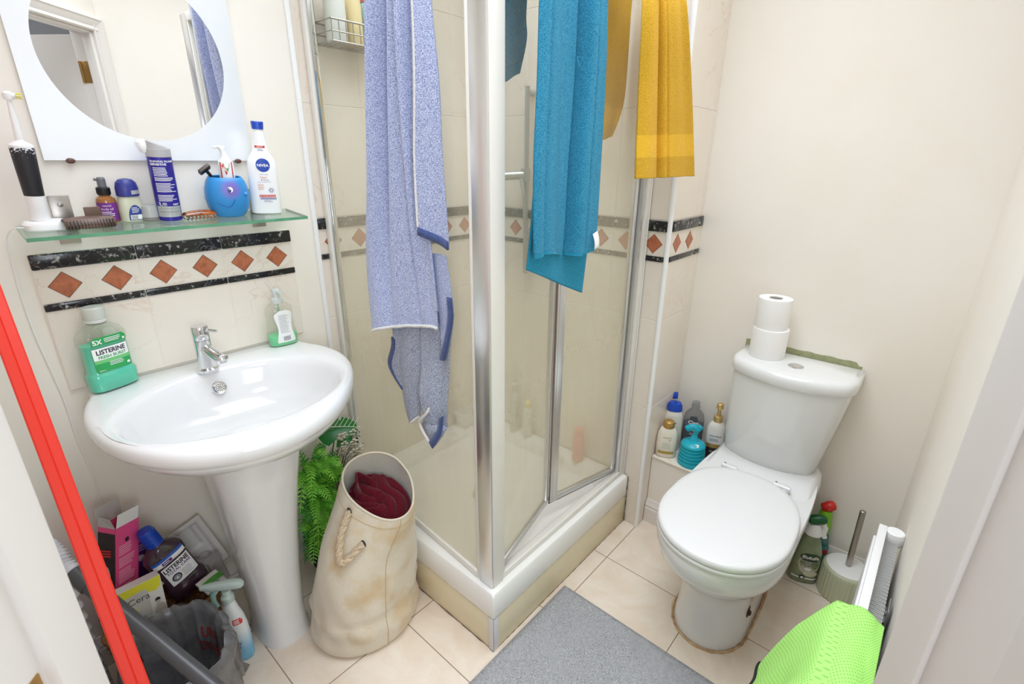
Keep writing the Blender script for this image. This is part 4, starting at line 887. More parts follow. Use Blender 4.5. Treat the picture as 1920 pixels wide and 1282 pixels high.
mb = MB(); slab(mb, pw, pw+dx*.030, .218, HT, .030, 0, .003); mb.build('wall_channel', 'white_frame', enc, world=True)
mb = MB(); slab(mb, pw+dx*.0301, pw+dx*.0365, .218, HT, .018, 0, .001); mb.build('chrome_strip', 'chrome', enc, world=True)
mb = MB(); slab(mb, pw+dx*.02, pp, .218, .240, .022, 0, .003); mb.build('side_rail', 'white_frame', enc, world=True); mb = MB(); slab(mb, pw+dx*.02, pp, HT-.03, HT, .026, 0, .003); mb.build('side_rail', 'white_frame', enc, world=True)
# front: sill track, head rail, wall jamb
mb = MB(); mb.box((PX+.046, PY+.002, .218), (1.775, PY+.012, .238), 0, .002); mb.box((PX+.046, PY+.013, .218), (1.775, PY+.030, .228), 0, .002); mb.build('sill_track', 'white_frame', enc, world=True)
mb = MB(); mb.box((PX+.046, PY+.002, HT-.035), (1.803, PY+.040, HT), 0, .003); mb.build('head_rail', 'alu', enc, world=True)
mb = MB(); mb.box((1.778, PY+.000, .218), (1.803, PY+.040, HT), 0, .002); mb.build('wall_jamb', 'white_frame', enc, world=True)
mb = MB(); mb.box((1.764, PY+.006, .218), (1.7775, PY+.034, HT), 0, .002); mb.build('jamb_strip', 'alu', enc, world=True)
mb = MB(); mb.box((1.7985, PY-.003, .218), (1.8035, PY, HT), 0, .001); mb.build('jamb_seal', 'white', enc, world=True)
# folding door: two leaves hinged in the middle, pushed inwards
J0 = Vector((1.112, -.772)); J1 = Vector((1.432, -.694)); J2 = Vector((1.446, -.697)); J3 = Vector((1.757, -.768))
def leafdoor(a, b, name):
    d = (b-a).normalized(); mb = MB(); slab(mb, a+d*.012, b-d*.012, .262, HT-.06, .005); p = mb.build(name, 'shglass', enc, world=True, smooth=0)
    mb = MB(); slab(mb, a, b, .240, .262, .014, 0, .002); mb.build('door_rail', 'alu', p, world=True); mb = MB(); slab(mb, a, b, HT-.065, HT-.042, .014, 0, .002); mb.build('door_rail', 'alu', p, world=True)
    mb = MB(); slab(mb, a, b, .233, .2398, .004); mb.build('door_seal', 'dark', p, world=True, smooth=0)
    mb = MB(); slab(mb, a, a+d*.013, .240, HT-.042, .016, 0, .002); mb.build('door_stile', 'alu', p, world=True)
    mb = MB(); slab(mb, b-d*.013, b, .240, HT-.042, .016, 0, .002); mb.build('door_stile', 'alu', p, world=True)
    return p
leafdoor(J0, J1, 'door_leaf'); leafdoor(J2, J3, 'door_leaf')
mb = MB(); mb.cyl((1.439, -.690, .236), (1.439, -.690, HT-.045), .006, 12); mb.build('fold_hinge', 'brownrust', enc, world=True)
mb = MB(); slab(mb, (1.452, -.7065), (1.474, -.7115), .241, HT-.043, .0030, 0, .001); mb.build('pull_strip', 'alu', enc, world=True)

# ------------------------------------------------------------------ things inside the shower
t = thing('shower_caddy', 'chrome wire basket hung on the tiles in the corner of the shower', 'caddy', (1.235, -.011, 1.69))
mb = MB(); x0, x1, y0, y1 = 1.142, 1.325, -.105, -.014
for z in (1.69, 1.715, 1.745): mb.tube([(x0, y1, z), (x0, y0, z), (x1, y0, z), (x1, y1, z)], .0028 if z != 1.715 else .002, 8, closed=True)
for k in range(12): x = x0+(x1-x0)*k/11; mb.tube([(x, y1, 1.69), (x, y0, 1.69)], .0016, 6)
for k in range(9): x = x0+(x1-x0)*k/8; mb.tube([(x, y0, 1.69), (x, y0, 1.745)], .0016, 6)
for x in (x0, x1): mb.tube([(x, y1, 1.69), (x, y1, 2.0)], .003, 8)
mb.build('caddy_wire', 'steel', t, world=True)
def caddy_bottle(x, col, capc, h, rx, label):
    q = thing('toiletry_bottle', label, 'bottle', (x, -.058, 1.694)); mb = MB(); mb.loft([ring(0, 0, z, a, b, 2.4, 28) for z, a, b in ((0, rx*.93, .024), (.004, rx, .027), (h*.7, rx, .027), (h*.82, rx*.8, .022), (h*.86, .013, .013))]); mb.build('bottle_body', mat('bottle_colour', col, .3), q)
    mb = MB(); mb.lathe([(.015, h*.86), (.016, h*.87), (.0155, h), (.013, h+.002)], 22); mb.build('cap', mat('cap_colour', capc, .35), q)
caddy_bottle(1.185, (226,226,222), (230,230,230), .16, .03, 'white bottle at the left end of the wire shower basket')
caddy_bottle(1.245, (236,214,158), (240,238,230), .15, .022, 'cream-yellow bottle in the middle of the wire shower basket')
caddy_bottle(1.292, (160,196,214), (206,110,96), .14, .022, 'pale blue bottle with a coral cap in the wire shower basket')
t = thing('hand_shower', 'white hand shower with a hose on the right wall of the shower', 'shower head', (1.79, -.30, 1.32))
M['satinw'] = mat('satin_grey_chrome', (186,186,184), .3, .6)
mb = MB(); mb.cyl((1.803, -.30, .98), (1.803-.03, -.30, .98), .012, 14); mb.cyl((1.772, -.30, .95), (1.772, -.30, 1.62), .009, 16); mb.cyl((1.803, -.30, 1.6), (1.772, -.30, 1.6), .012, 14); mb.build('riser_rail', 'satinw', t, world=True)
mb = MB(); mb.cyl((1.766, -.30, 1.30), (1.766, -.30, 1.345), .018, 20); mb.cyl((1.76, -.298, 1.322), (1.70, -.25, 1.318), .0155, 20, bev=.002); mb.build('shower_handle', 'satinw', t, world=True)
mb = MB(); mb.tube(smooth_path([(1.742, -.30, 1.31), (1.736, -.32, 1.24), (1.734, -.328, 1.15), (1.736, -.335, 1.08), (1.746, -.338, 1.048), (1.756, -.335, 1.07), (1.762, -.325, 1.12)]), .0065, 10); mb.build('hose', 'satinw', t, world=True)
def small_bottle(name, label, cat, x, y, z, h, r, col, capc, caph, rz=0):
    q = thing(name, label, cat, (x, y, z), rz=rz); mb = MB(); mb.loft([ring(0, 0, zz, a, b, 2.4, 28) for zz, a, b in ((0, r*.93, r*.7), (.004, r, r*.75), (h*.72, r, r*.75), (h*.9, r*.75, r*.6), (h, r*.45, r*.45))]); mb.build('bottle_body', mat('bottle_colour', col, .3), q)
    mb = MB(); mb.lathe([(r*.6, h-.002), (r*.62, h), (r*.6, h+caph), (r*.5, h+caph+.002)], 22); mb.build('cap', mat('cap_colour', capc, .35), q); return q
zt = .2185
small_bottle('shampoo_bottle', 'pale bottle with a yellow cap behind the shower glass, beside the corner post', 'bottle', 1.770, -.33, zt, .15, .024, (214,218,206), (232,206,110), .018)
small_bottle('shampoo_bottle', 'tall pale grey bottle behind the shower glass, behind the yellow-capped one', 'bottle', 1.770, -.255, zt, .20, .022, (198,196,186), (206,204,196), .03)
small_bottle('shampoo_bottle', 'salmon pink bottle low behind the folding shower door', 'bottle', 1.768, -.60, zt, .12, .030, (226,130,116), (230,140,120), .02, 30)
t = thing('razor', 'lilac razor lying in the shower tray behind the folding door', 'razor', (1.74, -.51, .2185)); mb = MB(); mb.tube(smooth_path([(1.735, -.535, .2245), (1.742, -.49, .2265), (1.748, -.445, .226)]), .0045, 8); mb.build('handle', mat('lilac', (150,136,176), .4), t, world=True); mb = MB(); mb.box((1.728, -.552, .2195), (1.745, -.533, .2275), 0, .002); mb.build('razor_head', 'white', t, world=True)
t = thing('plastic_tub', 'white plastic tub on the back rim of the shower tray', 'tub', (1.665, -.044, .2182)); mb = MB(); mb.loft([ring(0, 0, z, a, b, 4, 32) for z, a, b in ((0, .044, .026), (.06, .052, .031), (.066, .054, .032), (.066, .049, .028), (.004, .041, .023))]); mb.build('tub_body', mat('translucent_tub', (226,226,220), .35), t)

# ------------------------------------------------------------------ towels
def cr(P, t):
    """Catmull-Rom through P at t in 0..1"""
    n = len(P)-1; f = min(t*n, n-1e-6); i = int(f); s = f-i
    a, b, c, d = (Vector(P[max(i-1, 0)]), Vector(P[i]), Vector(P[i+1]), Vector(P[min(i+2, n)]))
    return .5*((2*b)+(c-a)*s+(2*a-5*b+4*c-d)*s*s+(3*b-a-3*c+d)*s**3)
def sheet(Lp, Rp, nrm, fold, nu=70, nv=110, hem=None):
    nrm = Vector(nrm).normalized()
    def fn(u_, v_):
        a = cr(Lp, v_); b = cr(Rp, v_); p = a+(b-a)*u_
        if hem: p = p+Vector((0, 0, hem(u_)*v_**3))
        return tuple(p+nrm*fold(u_, v_))
    return fn
def up(P, z, n): 
    """extend an edge upwards to the rail"""
    a, b = Vector(P[0]), Vector(P[1]); d = (a-b).normalized(); return [tuple(a+d*((z-a.z)/d.z)*(.55)+Vector((0, 0, 0)) if False else (a.x, a.y+(a.y-b.y)*.2, z))]+P
M['bluetowel'] = fabric('blue_melange_towel', (204,211,234), (110,122,174), 520, (1.0, .6, 1.3), .5, pos=(.38, .60))
M['towelback'] = fabric('blue_grey_towel_reverse', (192,197,208), (100,108,142), 520, (1.0, .6, 1.3), .5, pos=(.38, .60))
M['hemw'] = fabric('white_hem', (236,234,230), (214,210,206), 500)
M['hemnavy'] = fabric('navy_hem', (76,94,144), (58,72,122), 500)
t = thing('towel', 'long blue and white melange towel hanging over the glass side panel', 'towel', (1.03, -.54, HT))
L1 = [(1.046,-0.469,1.877),(1.046,-0.455,1.709),(1.046,-0.426,1.552),(1.046,-0.395,1.372),(1.046,-0.362,1.209),(1.046,-0.347,1.075),(1.04,-0.358,0.914)]
R1 = [(1.046,-0.613,1.877),(1.046,-0.611,1.684),(1.046,-0.607,1.537),(1.046,-0.608,1.373),(1.046,-0.617,1.206),(1.046,-0.627,1.077),(1.04,-0.637,0.98)]
def ga(x, c, w): return math.exp(-((x-c)/w)**2)
def f1(u_, v_):
    k = 1-.75*max(0, v_-.25)/.75
    return max(-.011, .012+.010*math.sin(u_*10.5+.5)*k+.008*math.sin(u_*21-v_*2)*k-.030*ga(u_, .27+.02*v_, .06)*k-.034*ga(u_, .57+.16*v_, .055)*k-.014*ga(u_, .80, .03)*k+.008*math.sin(u_*5.5+.9)*v_-.006*ga(u_, .60-.1*v_, .10)*v_)
hm1 = lambda u_: .016*ga(u_, .52, .22)+.006*math.sin(u_*9)-.004
s1 = sheet(L1, R1, (-1, .1, 0), f1, hem=hm1)
def band(mb, P, w, dirv, n=60, th=0):
    P = smooth_path(P, 12) if len(P) < 20 else [Vector(p) for p in P]; d = Vector(dirv).normalized()*w
    return mb.loft([[tuple(p) for p in P], [tuple(p+d) for p in P]], 0, False, False, closed=False)
MB().grid(s1, 110, 130).build('front_fold', 'bluetowel', t, world=True, smooth=180, solid=.005)
MB().tube([Vector(s1(k/90, 1))+Vector((-.002, 0, -.001)) for k in range(91)], .0044, 8).build('hem', 'hemw', t, world=True, smooth=180)
L2 = [(1.032,-0.605,1.877),(1.032,-0.61,1.681),(1.032,-0.606,1.536),(1.032,-0.591,1.373),(1.032,-0.588,1.216)]
R2 = [(1.034,-0.637,1.877),(1.034,-0.64,1.677),(1.034,-0.652,1.532),(1.032,-0.658,1.374),(1.03,-0.673,1.188)]
s2 = sheet(L2, R2, (-1, .1, 0), lambda u_, v_: .006*math.sin(u_*4+v_*2)-.012*u_)
MB().grid(s2, 24, 90).build('edge_flap', 'bluetowel', t, world=True, smooth=180, solid=.005)
MB().tube([Vector(s2(0, k/60)) for k in range(61)], .0042, 8).build('hem', 'hemw', t, world=True, smooth=180)
MB().grid(lambda a, b: tuple(Vector(s2(a, 1))+Vector((-.002, 0, -.012+.020*b))), 24, 2).build('hem', 'hemnavy', t, world=True, smooth=180, solid=.006)
# layers that show below and beside the front fold
def tailpiece(Lp, Rp, f, nm='tail', m='towelback'):
    g = sheet(Lp, Rp, (-1, .1, 0), f); MB().grid(g, 40, 60).build(nm, m, t, world=True, smooth=180, solid=.005); return g
ga_ = tailpiece([(1.066,-.438,1.0),(1.060,-.433,.789),(1.056,-.445,.688),(1.054,-.469,.631)], [(1.066,-.548,1.0),(1.060,-.534,.834),(1.056,-.524,.749),(1.054,-.517,.678)], lambda u_, v_: .004+.011*math.sin(PI*u_))
MB().tube([Vector(ga_(k/30, 1))+Vector((-.002, 0, 0)) for k in range(31)], .0040, 8).build('hem', 'hemw', t, world=True, smooth=180)
gb_ = tailpiece([(1.066,-.536,1.0),(1.058,-.541,.839),(1.044,-.544,.767),(1.044,-.560,.690)], [(1.064,-.672,1.02),(1.058,-.646,.883),(1.044,-.645,.760),(1.044,-.641,.694)], lambda u_, v_: .008+.010*math.sin(PI*u_*1.6+.2)*min(1, v_*2+.1)+.002*math.sin(u_*15))
MB().loft([[gb_(0, .96), gb_(.25, 1), gb_(.55, 1), gb_(.8, 1), gb_(1, 1)], [(1.032,-.548,.672), (1.028,-.566,.655), (1.026,-.588,.630), (1.026,-.606,.626), (1.032,-.634,.668)]], 0, False, False, closed=False).build('tail_corner', 'towelback', t, world=True, smooth=180, solid=.005)
MB().tube(smooth_path([(1.030,-.590,.742), (1.022,-.582,.722), (1.022,-.556,.694), (1.024,-.546,.678), (1.022,-.562,.656), (1.022,-.590,.630), (1.022,-.603,.624)]), .0040, 8).build('hem', 'hemw', t, world=True, smooth=180)
MB().loft([[tuple(Vector(p)+Vector((-.004, 0, 0))) for p in smooth_path(P, 8)] for P in ([(1.030,-.646,.735), (1.026,-.640,.680), (1.022,-.606,.622)], [(1.028,-.634,.725), (1.024,-.626,.686), (1.020,-.594,.640)])], 0, False, False, closed=False).build('hem', 'hemnavy', t, world=True, smooth=180, solid=.006)
gc_ = tailpiece([(1.056,-.393,1.0),(1.056,-.408,.883),(1.056,-.380,.800),(1.056,-.436,.738)], [(1.056,-.470,1.0),(1.056,-.462,.891),(1.056,-.455,.808),(1.056,-.450,.720)], lambda u_, v_: .004*math.sin(u_*5), 'inner_layer')
MB().grid(lambda a, b: tuple(Vector(gc_(0, .30+.70*b))+Vector((-.004, .004-.018*a, -.004*a))), 3, 30).build('hem', 'hemnavy', t, world=True, smooth=180, solid=.006)
gd_ = tailpiece([(1.050,-.600,1.16),(1.050,-.618,1.05),(1.050,-.626,.960),(1.050,-.626,.885)], [(1.050,-.655,1.16),(1.050,-.672,1.05),(1.050,-.668,.985),(1.050,-.634,.885)], lambda u_, v_: .0, 'side_layer', 'bluetowel')
MB().grid(lambda a, b: tuple(Vector(gd_(1, .3+.7*b))+Vector((-.004, -.004+.016*a, 0))), 3, 30).build('hem', 'hemnavy', t, world=True, smooth=180, solid=.006)
ge_ = tailpiece([(1.048,-.372,1.16),(1.048,-.350,1.10),(1.048,-.352,1.05),(1.048,-.368,1.005)], [(1.048,-.41,1.16),(1.048,-.40,1.10),(1.048,-.395,1.05),(1.048,-.39,1.0)], lambda u_, v_: .0, 'side_layer', 'bluetowel')
MB().grid(lambda a, b: tuple(Vector(ge_(0, .3+.7*b))+Vector((-.004, .004-.016*a, 0))), 3, 20).build('hem', 'hemnavy', t, world=True, smooth=180, solid=.006)
# over the rail and down the inside
MB().grid(lambda a, b: (1.080-.034*math.cos(PI*b), -.470-.15*a, 1.876+.014*math.sin(PI*b)), 20, 10).build('rail_fold', 'bluetowel', t, world=True, smooth=180, solid=.005)
sb = sheet([(1.112,-.487,1.876),(1.114,-.49,1.80),(1.114,-.50,1.77)], [(1.112,-.635,1.876),(1.114,-.63,1.82),(1.114,-.62,1.79)], (1, 0, 0), lambda u_, v_: .004*math.sin(u_*12)); MB().grid(sb, 40, 20).build('back_flap', 'bluetowel', t, world=True, smooth=180, solid=.005)

M['teal'] = fabric('teal_terry', (74,168,200), (36,130,172), 520, (1, 1, 1), .9, dist=.005, sheen=.1)
M['tealhem'] = fabric('teal_flat_hem', (52,150,180), (34,126,160), 300, (1, 1, 3), .3, sheen=.1)
t = thing('towel', 'teal terry towel with a white care tag hanging over the shower door rail', 'towel', (1.28, -.84, HT))
Lt = [(1.150,-.842,1.877),(1.143,-.84,1.668),(1.140,-.84,1.528),(1.133,-.84,1.375),(1.136,-.84,1.217),(1.140,-.84,1.165)]
Rt = [(1.368,-.842,1.877),(1.381,-.845,1.715),(1.391,-.845,1.555),(1.392,-.845,1.376),(1.392,-.845,1.191),(1.388,-.845,1.150)]
ft = lambda u_, v_: .004+.012*math.sin(u_*9+.4)+.006*math.sin(u_*19+v_)-.016*ga(u_, .16, .04)*(1-.5*v_)-.013*ga(u_, .40, .07)*(1-.6*v_)-.034*ga(u_, .68-.08*v_, .035)-.014*ga(u_, .86-.08*v_, .025)
st = sheet(Lt, Rt, (0, -1, 0), ft, hem=lambda u_: .006*math.sin(u_*7))
MB().grid(lambda a, b: st(a, b*.93), 90, 120).build('front_fold', 'teal', t, world=True, smooth=180, solid=.007)
MB().grid(lambda a, b: tuple(Vector(st(a, .925+.075*b))+Vector((0, -.0005, 0))), 90, 10).build('hem', 'tealhem', t, world=True, smooth=180, solid=.006)
Lb = [(1.172,-.822,1.30),(1.164,-.822,1.22),(1.152,-.822,1.133)]; Rb = [(1.408,-.822,1.30),(1.402,-.822,1.18),(1.385,-.822,1.035)]
sb2 = sheet(Lb, Rb, (0, -1, 0), lambda u_, v_: .004*math.sin(u_*7)); MB().grid(sb2, 50, 30).build('under_layer', 'tealhem', t, world=True, smooth=180, solid=.006)
mb = MB(); mb.grid(lambda a, b: (1.356+.021*a+.006*b, -.868-.004*b-.003*math.sin(PI*b), 1.200-.040*b+.006*a), 4, 8); mb.build('care_tag', 'wprint', t, world=True, solid=.0006)
MB().grid(lambda a, b: (1.165+.225*a-.07*b*(1-a), -.775-.067*math.cos(PI*b), 1.877+.014*math.sin(PI*b)), 30, 10).build('rail_fold', 'teal', t, world=True, smooth=180, solid=.006)
sbk = sheet([(1.13,-.710,1.877),(1.128,-.706,1.68),(1.126,-.704,1.60),(1.124,-.704,1.510)], [(1.30,-.705,1.877),(1.284,-.700,1.70),(1.287,-.700,1.64),(1.262,-.702,1.565)], (0, 1, 0), lambda u_, v_: .006*math.sin(u_*9))
MB().grid(lambda a, b: sbk(a, b*.86), 40, 60).build('back_flap', 'teal', t, world=True, smooth=180, solid=.007)
MB().grid(lambda a, b: sbk(a, .855+.145*b), 40, 8).build('hem', 'tealhem', t, world=True, smooth=180, solid=.006)
R = random.Random(9)
for k, (x, z) in enumerate(((1.262, 1.60), (1.305, 1.668), (1.275, 1.30))):
    P = [(x+.030*math.sin(i*1.9+k)*.6, -.872-.006*math.sin(i*2.2)-.004, z-.013*i+.008*math.cos(i*2.7)) for i in range(5)]; MB().tube(smooth_path(P), .0009, 5).build('loose_thread', 'tealhem', t, world=True)

M['must'] = fabric('mustard_terry', (246,196,64), (226,170,42), 520, (1, 1, 1), .9, dist=.005, sheen=.1)
M['mustband'] = fabric('mustard_band', (246,196,64), (232,178,48), 260, (.3, .3, 6), .5, sheen=.1)
t = thing('towel', 'mustard yellow terry towel hanging in thick pleats at the right end of the shower door', 'towel', (1.60, -.86, HT))
Ly = [(1.53,-.835,1.875),(1.470,-.880,1.722),(1.487,-.880,1.535),(1.505,-.882,1.331)]
Ry = [(1.66,-.88,1.875),(1.570,-.95,1.731),(1.663,-.95,1.548),(1.752,-.95,1.334)]
Ry = [(1.63,-.87,1.875),(1.615,-.928,1.744),(1.705,-.93,1.555),(1.796,-.93,1.333)]
def fy(u_, v_):
    return .006+.010*math.sin(u_*4.4+.3)+.012*ga(u_, .14, .14)-.040*ga(u_, .36, .05)-.016*ga(u_, .50, .025)+.003*math.sin(u_*20)
sy = sheet(Ly, Ry, (-.35, -.94, 0), fy)
def banded(fn, nu, nv, name, v0, v1, solid):
    """one sheet of terry with a flat woven band between v0 and v1"""
    mb = MB(); mb.grid(fn, nu, nv); mb.mi = [1 if v0 <= (k//nu+.5)/nv < v1 else 0 for k in range(nu*nv)]
    return mb.build(name, ['must', 'mustband'], t, world=True, smooth=180, solid=solid)
banded(sy, 80, 140, 'front_fold', .815, .89, .009)
MB().grid(lambda a, b: (1.53+.12*a-.03*b, -.765-.077*math.cos(PI*b), 1.878+.014*math.sin(PI*b)), 30, 10).build('rail_fold', 'must', t, world=True, smooth=180, solid=.008)
sk = sheet([(1.58,-.688,1.878),(1.590,-.68,1.757),(1.605,-.68,1.56),(1.618,-.68,1.425)], [(1.786,-.688,1.878),(1.790,-.68,1.79),(1.790,-.68,1.56),(1.735,-.68,1.445)], (0, 1, 0), lambda u_, v_: .007*math.sin(u_*8+1))
banded(sk, 40, 110, 'back_flap', .74, .86, .008)
# ------------------------------------------------------------------ plant behind the laundry bag
M['fern1'] = mat('fern_green', (158,228,84), .45, rgb2=(100,188,56), vscale=9)
M['fern2'] = mat('dark_fern_green', (98,186,70), .4, rgb2=(56,138,48), vscale=9)
M['leafd'] = mat('monstera_green', (24,120,44), .3, rgb2=(18,92,34), vscale=10)
t = thing('potted_fern', 'bushy bright green fern with a split leaf and pale sprigs between pedestal and shower', 'plant', (.90, -.115, 0))
mb = MB(); mb.lathe([(.05, 0), (.052, .003), (.066, .115), (.070, .116), (.070, .13), (.064, .13), (.06, .115), (.0001, .11)], 30); mb.build('pot', mat('dark_pot', (44,40,38), .6), t)
R = random.Random(21)
def frond(mb, base, tip, lift, wmax, n, mi):
    base = Vector(base); tip = Vector(tip); mid = (base+tip)/2+Vector((0, 0, lift)); P = [(1-s)**2*base+2*s*(1-s)*mid+s*s*tip for s in [i/n for i in range(n+1)]]
    mb.tube(P, .0013, 5, mi)
    for i in range(1, n):
        d = (P[i+1]-P[i-1]).normalized(); sd = d.cross(Vector((R.uniform(-.2, .2), -.55, .75))).normalized(); w = wmax*(math.sin(PI*(.10+.86*i/n))**.7)
        for s in (-1, 1):
            v = (sd*s+d*.45).normalized(); a = P[i]; b = a+v*w; q = d*w*.20; dr = Vector((0, 0, -w*.25))
            mb.add([tuple(a), tuple(a+v*w*.35+q), tuple(a+v*w*.75+q*.8+dr*.5), tuple(b+dr), tuple(a+v*w*.7-q*.7+dr*.4), tuple(a+v*w*.3-q*.9)], [(0, 1, 2, 5), (5, 2, 4), (2, 3, 4)], mi)
for nm, m, cnt, seed in (('foliage', 'fern1', 58, 1), ('foliage', 'fern2', 64, 2)):
    mb = MB(); R = random.Random(seed*17)
    for k in range(cnt):
        tx = R.uniform(-.120, .085); tz = R.uniform(.05, .50) if seed == 2 else R.uniform(.10, .50)
        ty = (-.02 if seed == 2 else -.075)+R.uniform(-.035, .035)-(.03 if seed == 1 else 0)
        bx_ = R.uniform(-.05, .04); frond(mb, (bx_, R.uniform(-.02, .04), R.uniform(.14, .42 if tz > .3 else .3)), (tx, ty, tz), R.uniform(.03, .10), R.uniform(.017, .027), R.randint(12, 17), 0)
    for i, p in enumerate(mb.v): mb.v[i] = (max(-.16, min(.115, p[0])), max(-.165, min(.10, p[1])), p[2])
    mb.build(nm, m, t, smooth=0)
# split leaf
mb = MB(); n = 40; T = TR(.105, -.03, .515) @ rotm(-30, 0, 0) @ rotm(58, 0, 0) @ rotm(0, 0, -28) @ Matrix.Scale(1.25, 4)
pts = []
for i in range(n):
    a = 2*PI*i/n; r = .050*(1-.28*math.cos(a))*(1 if i % 8 not in (3,) or abs(math.cos(a)) > .8 else .62); pts.append((r*math.cos(a)*1.05, r*math.sin(a), -.25*r*r/.05+.004*math.cos(2*a)))
mb.add(pts+[(0, 0, .004)], [(i, (i+1) % n, n) for i in range(n)], 0, T)
for i in range(-2, 3):
    mb.tube([(.012*i, 0, .0045), (.012*i+.012, .024, .002), (.012*i+.018, .040, -.004)], .0008, 5, 1, T=T)
mb.tube([(-.055, 0, .003), (0, 0, .0050), (.045, 0, .003)], .0011, 6, 1, T=T); mb.tube([(.03, .005, .16), (.05, .0, .36), (.075, -.025, .50)], .002, 6, 0); mb.build('monstera_leaf', ['leafd', mat('leaf_vein', (206,220,190), .5)], t, smooth=60)
mb = MB(); R = random.Random(5)
for k in range(16):
    tip = Vector((.095+R.uniform(-.035, .05), -.09+R.uniform(-.02, .03), .485+R.uniform(-.04, .045))); mb.tube([(.03, 0, .2), tuple((Vector((.05, -.02, .36))+tip)/2), tuple(tip)], .0009, 5, 1)
    for j in range(5): a = 2*PI*j/5+k; mb.lathe([(.0001, -.003), (.0062, 0), (.0001, .003)], 7, 0, c=tuple(tip+Vector((.009*math.cos(a), -.002, .009*math.sin(a)))))
for i, p in enumerate(mb.v): mb.v[i] = (min(.130, p[0]), p[1], p[2])
mb.build('flower_sprig', [mat('dried_blossom', (206,196,176), .8), mat('dry_stem', (112,92,58), .7)], t, smooth=60)

# ------------------------------------------------------------------ laundry bag
M['canvas'] = fabric('cream_canvas', (222,212,192), (212,201,180), 500, (1, 1, 1), .25, dist=.001, big=((204,176,132), 9.0))
M['canvasin'] = fabric('canvas_inside', (206,200,188), (194,188,176), 500, (1, 1, 1), .2, dist=.001)
M['rope'] = fabric('cotton_rope', (216,196,168), (192,168,136), 300)
t = thing('laundry_bag', 'slouching cream canvas laundry bag with rope handles between basin and shower', 'bag', (.862, -.425, 0))
cs = [(.0, .862, -.425, .150, .128, 0), (.012, .862, -.425, .164, .140, 0), (.04, .862, -.425, .170, .146, 0), (.085, .864, -.425, .166, .142, 0), (.14, .868, -.425, .163, .138, 0), (.22, .878, -.428, .157, .132, 0), (.30, .893, -.430, .145, .124, .05), (.37, .912, -.436, .124, .120, .18), (.43, .929, -.444, .106, .116, .36), (.470, .938, -.448, .096, .112, .46)]
na = 96
def bagring(z, cx, cy, rx, ry, tl, s=0, fold=1):
    out = []
    for i in range(na):
        a = 2*PI*i/na; k = fold*(.0045*math.sin(3*a+z*14)+.003*math.sin(7*a-z*31)*max(0, 1-z*2)+.0022*math.sin(13*a+z*50)*max(0, 1-z*2.3))*min(1, z*12)
        if z < .13: k += .006*math.sin(z*70+2*a)*(z/.13)*fold
        x = (rx+k+s)*math.cos(a); y = (ry+k+s)*math.sin(a); out.append((min(cx+x, 1.0325), cy+y, max(0, z+tl*y*1.0+tl*.12*x)))
    return out
def interp(cs, n):
    out = []
    for j in range(n+1): p = cr_n(cs, j/n); out.append(p)
    return out
def cr_n(P, t):
    n = len(P)-1; f = min(t*n, n-1e-6); i = int(f); s = f-i; a, b, c, d = P[max(i-1, 0)], P[i], P[i+1], P[min(i+2, n)]
    return tuple(.5*(2*b[k]+(c[k]-a[k])*s+(2*a[k]-5*b[k]+4*c[k]-d[k])*s*s+(3*b[k]-a[k]-3*c[k]+d[k])*s**3) for k in range(len(b)))
CS = interp(cs, 46)
rings = [bagring(*q) for q in CS]; inner = [bagring(*q, s=-.004) for q in reversed(CS[18:])]
mb = MB(); mb.loft(rings, 0, True, False); mb.build('bag_body', 'canvas', t, world=True, smooth=180)
mb = MB(); mb.loft(inner, 0, False, True); mb.build('bag_lining', 'canvasin', t, world=True, smooth=180)
mb = MB(); mb.tube([tuple((Vector(a)+Vector(b))/2+Vector((0, 0, .001))) for a, b in zip(rings[-1], inner[0])], .0034, 8, closed=True); mb.build('bag_rim', 'canvas', t, world=True, smooth=180)
mb = MB()
for k, off in ((0, -.030), (1, 0)):
    j = 46-5 if k == 0 else 46; 
mb.tube([tuple(Vector(p)+Vector((.0007*math.cos(2*PI*i/na), .0007*math.sin(2*PI*i/na), 0))) for i, p in enumerate(rings[42])], .0009, 5, closed=True); i0 = int(na*.735); mb.tube([tuple(Vector(r[i0])+Vector((0, -.0008, 0))) for r in rings[3:]], .0010, 5); mb.build('stitching', mat('tan_thread', (196,166,122), .8), t, world=True)
def rope(a, b, c, d, nm='rope_handle'):
    P = smooth_path([a, b, c, d], 14); mb = MB(); mb.tube(P, .0075, 10)
    n = len(P)
    for ph in (0, PI*2/3, PI*4/3):
        q = []
        for i in range(n):
            tt = (P[min(i+1, n-1)]-P[max(i-1, 0)]).normalized(); e1 = tt.cross(Vector((0, 1, .2))).normalized(); e2 = tt.cross(e1); an = ph+i*.55; q.append(P[i]+(e1*math.cos(an)+e2*math.sin(an))*.0058)
        mb.tube(q, .0052, 6)
    return mb.build(nm, 'rope', t, world=True, smooth=180)
def onring(j, ang, out=.004): r = rings[j]; p = Vector(r[int(na*ang) % na]); c = Vector((CS[j][1], CS[j][2], p.z)); return p+(p-c).normalized()*out
a_ = onring(43, .52); b_ = onring(37, .615); rope(tuple(a_), tuple(a_+Vector((-.046, -.02, -.050))), tuple(a_+Vector((-.066, -.045, -.112))), tuple(b_))
mb = MB()
for p in (a_, b_): mb.tube([tuple(p+Vector((-.002*0, .0085*math.cos(q), .0085*math.sin(q)))) for q in [2*PI*i/16 for i in range(16)]], .0022, 6, closed=True)
mb.build('eyelet', 'dark', t, world=True)
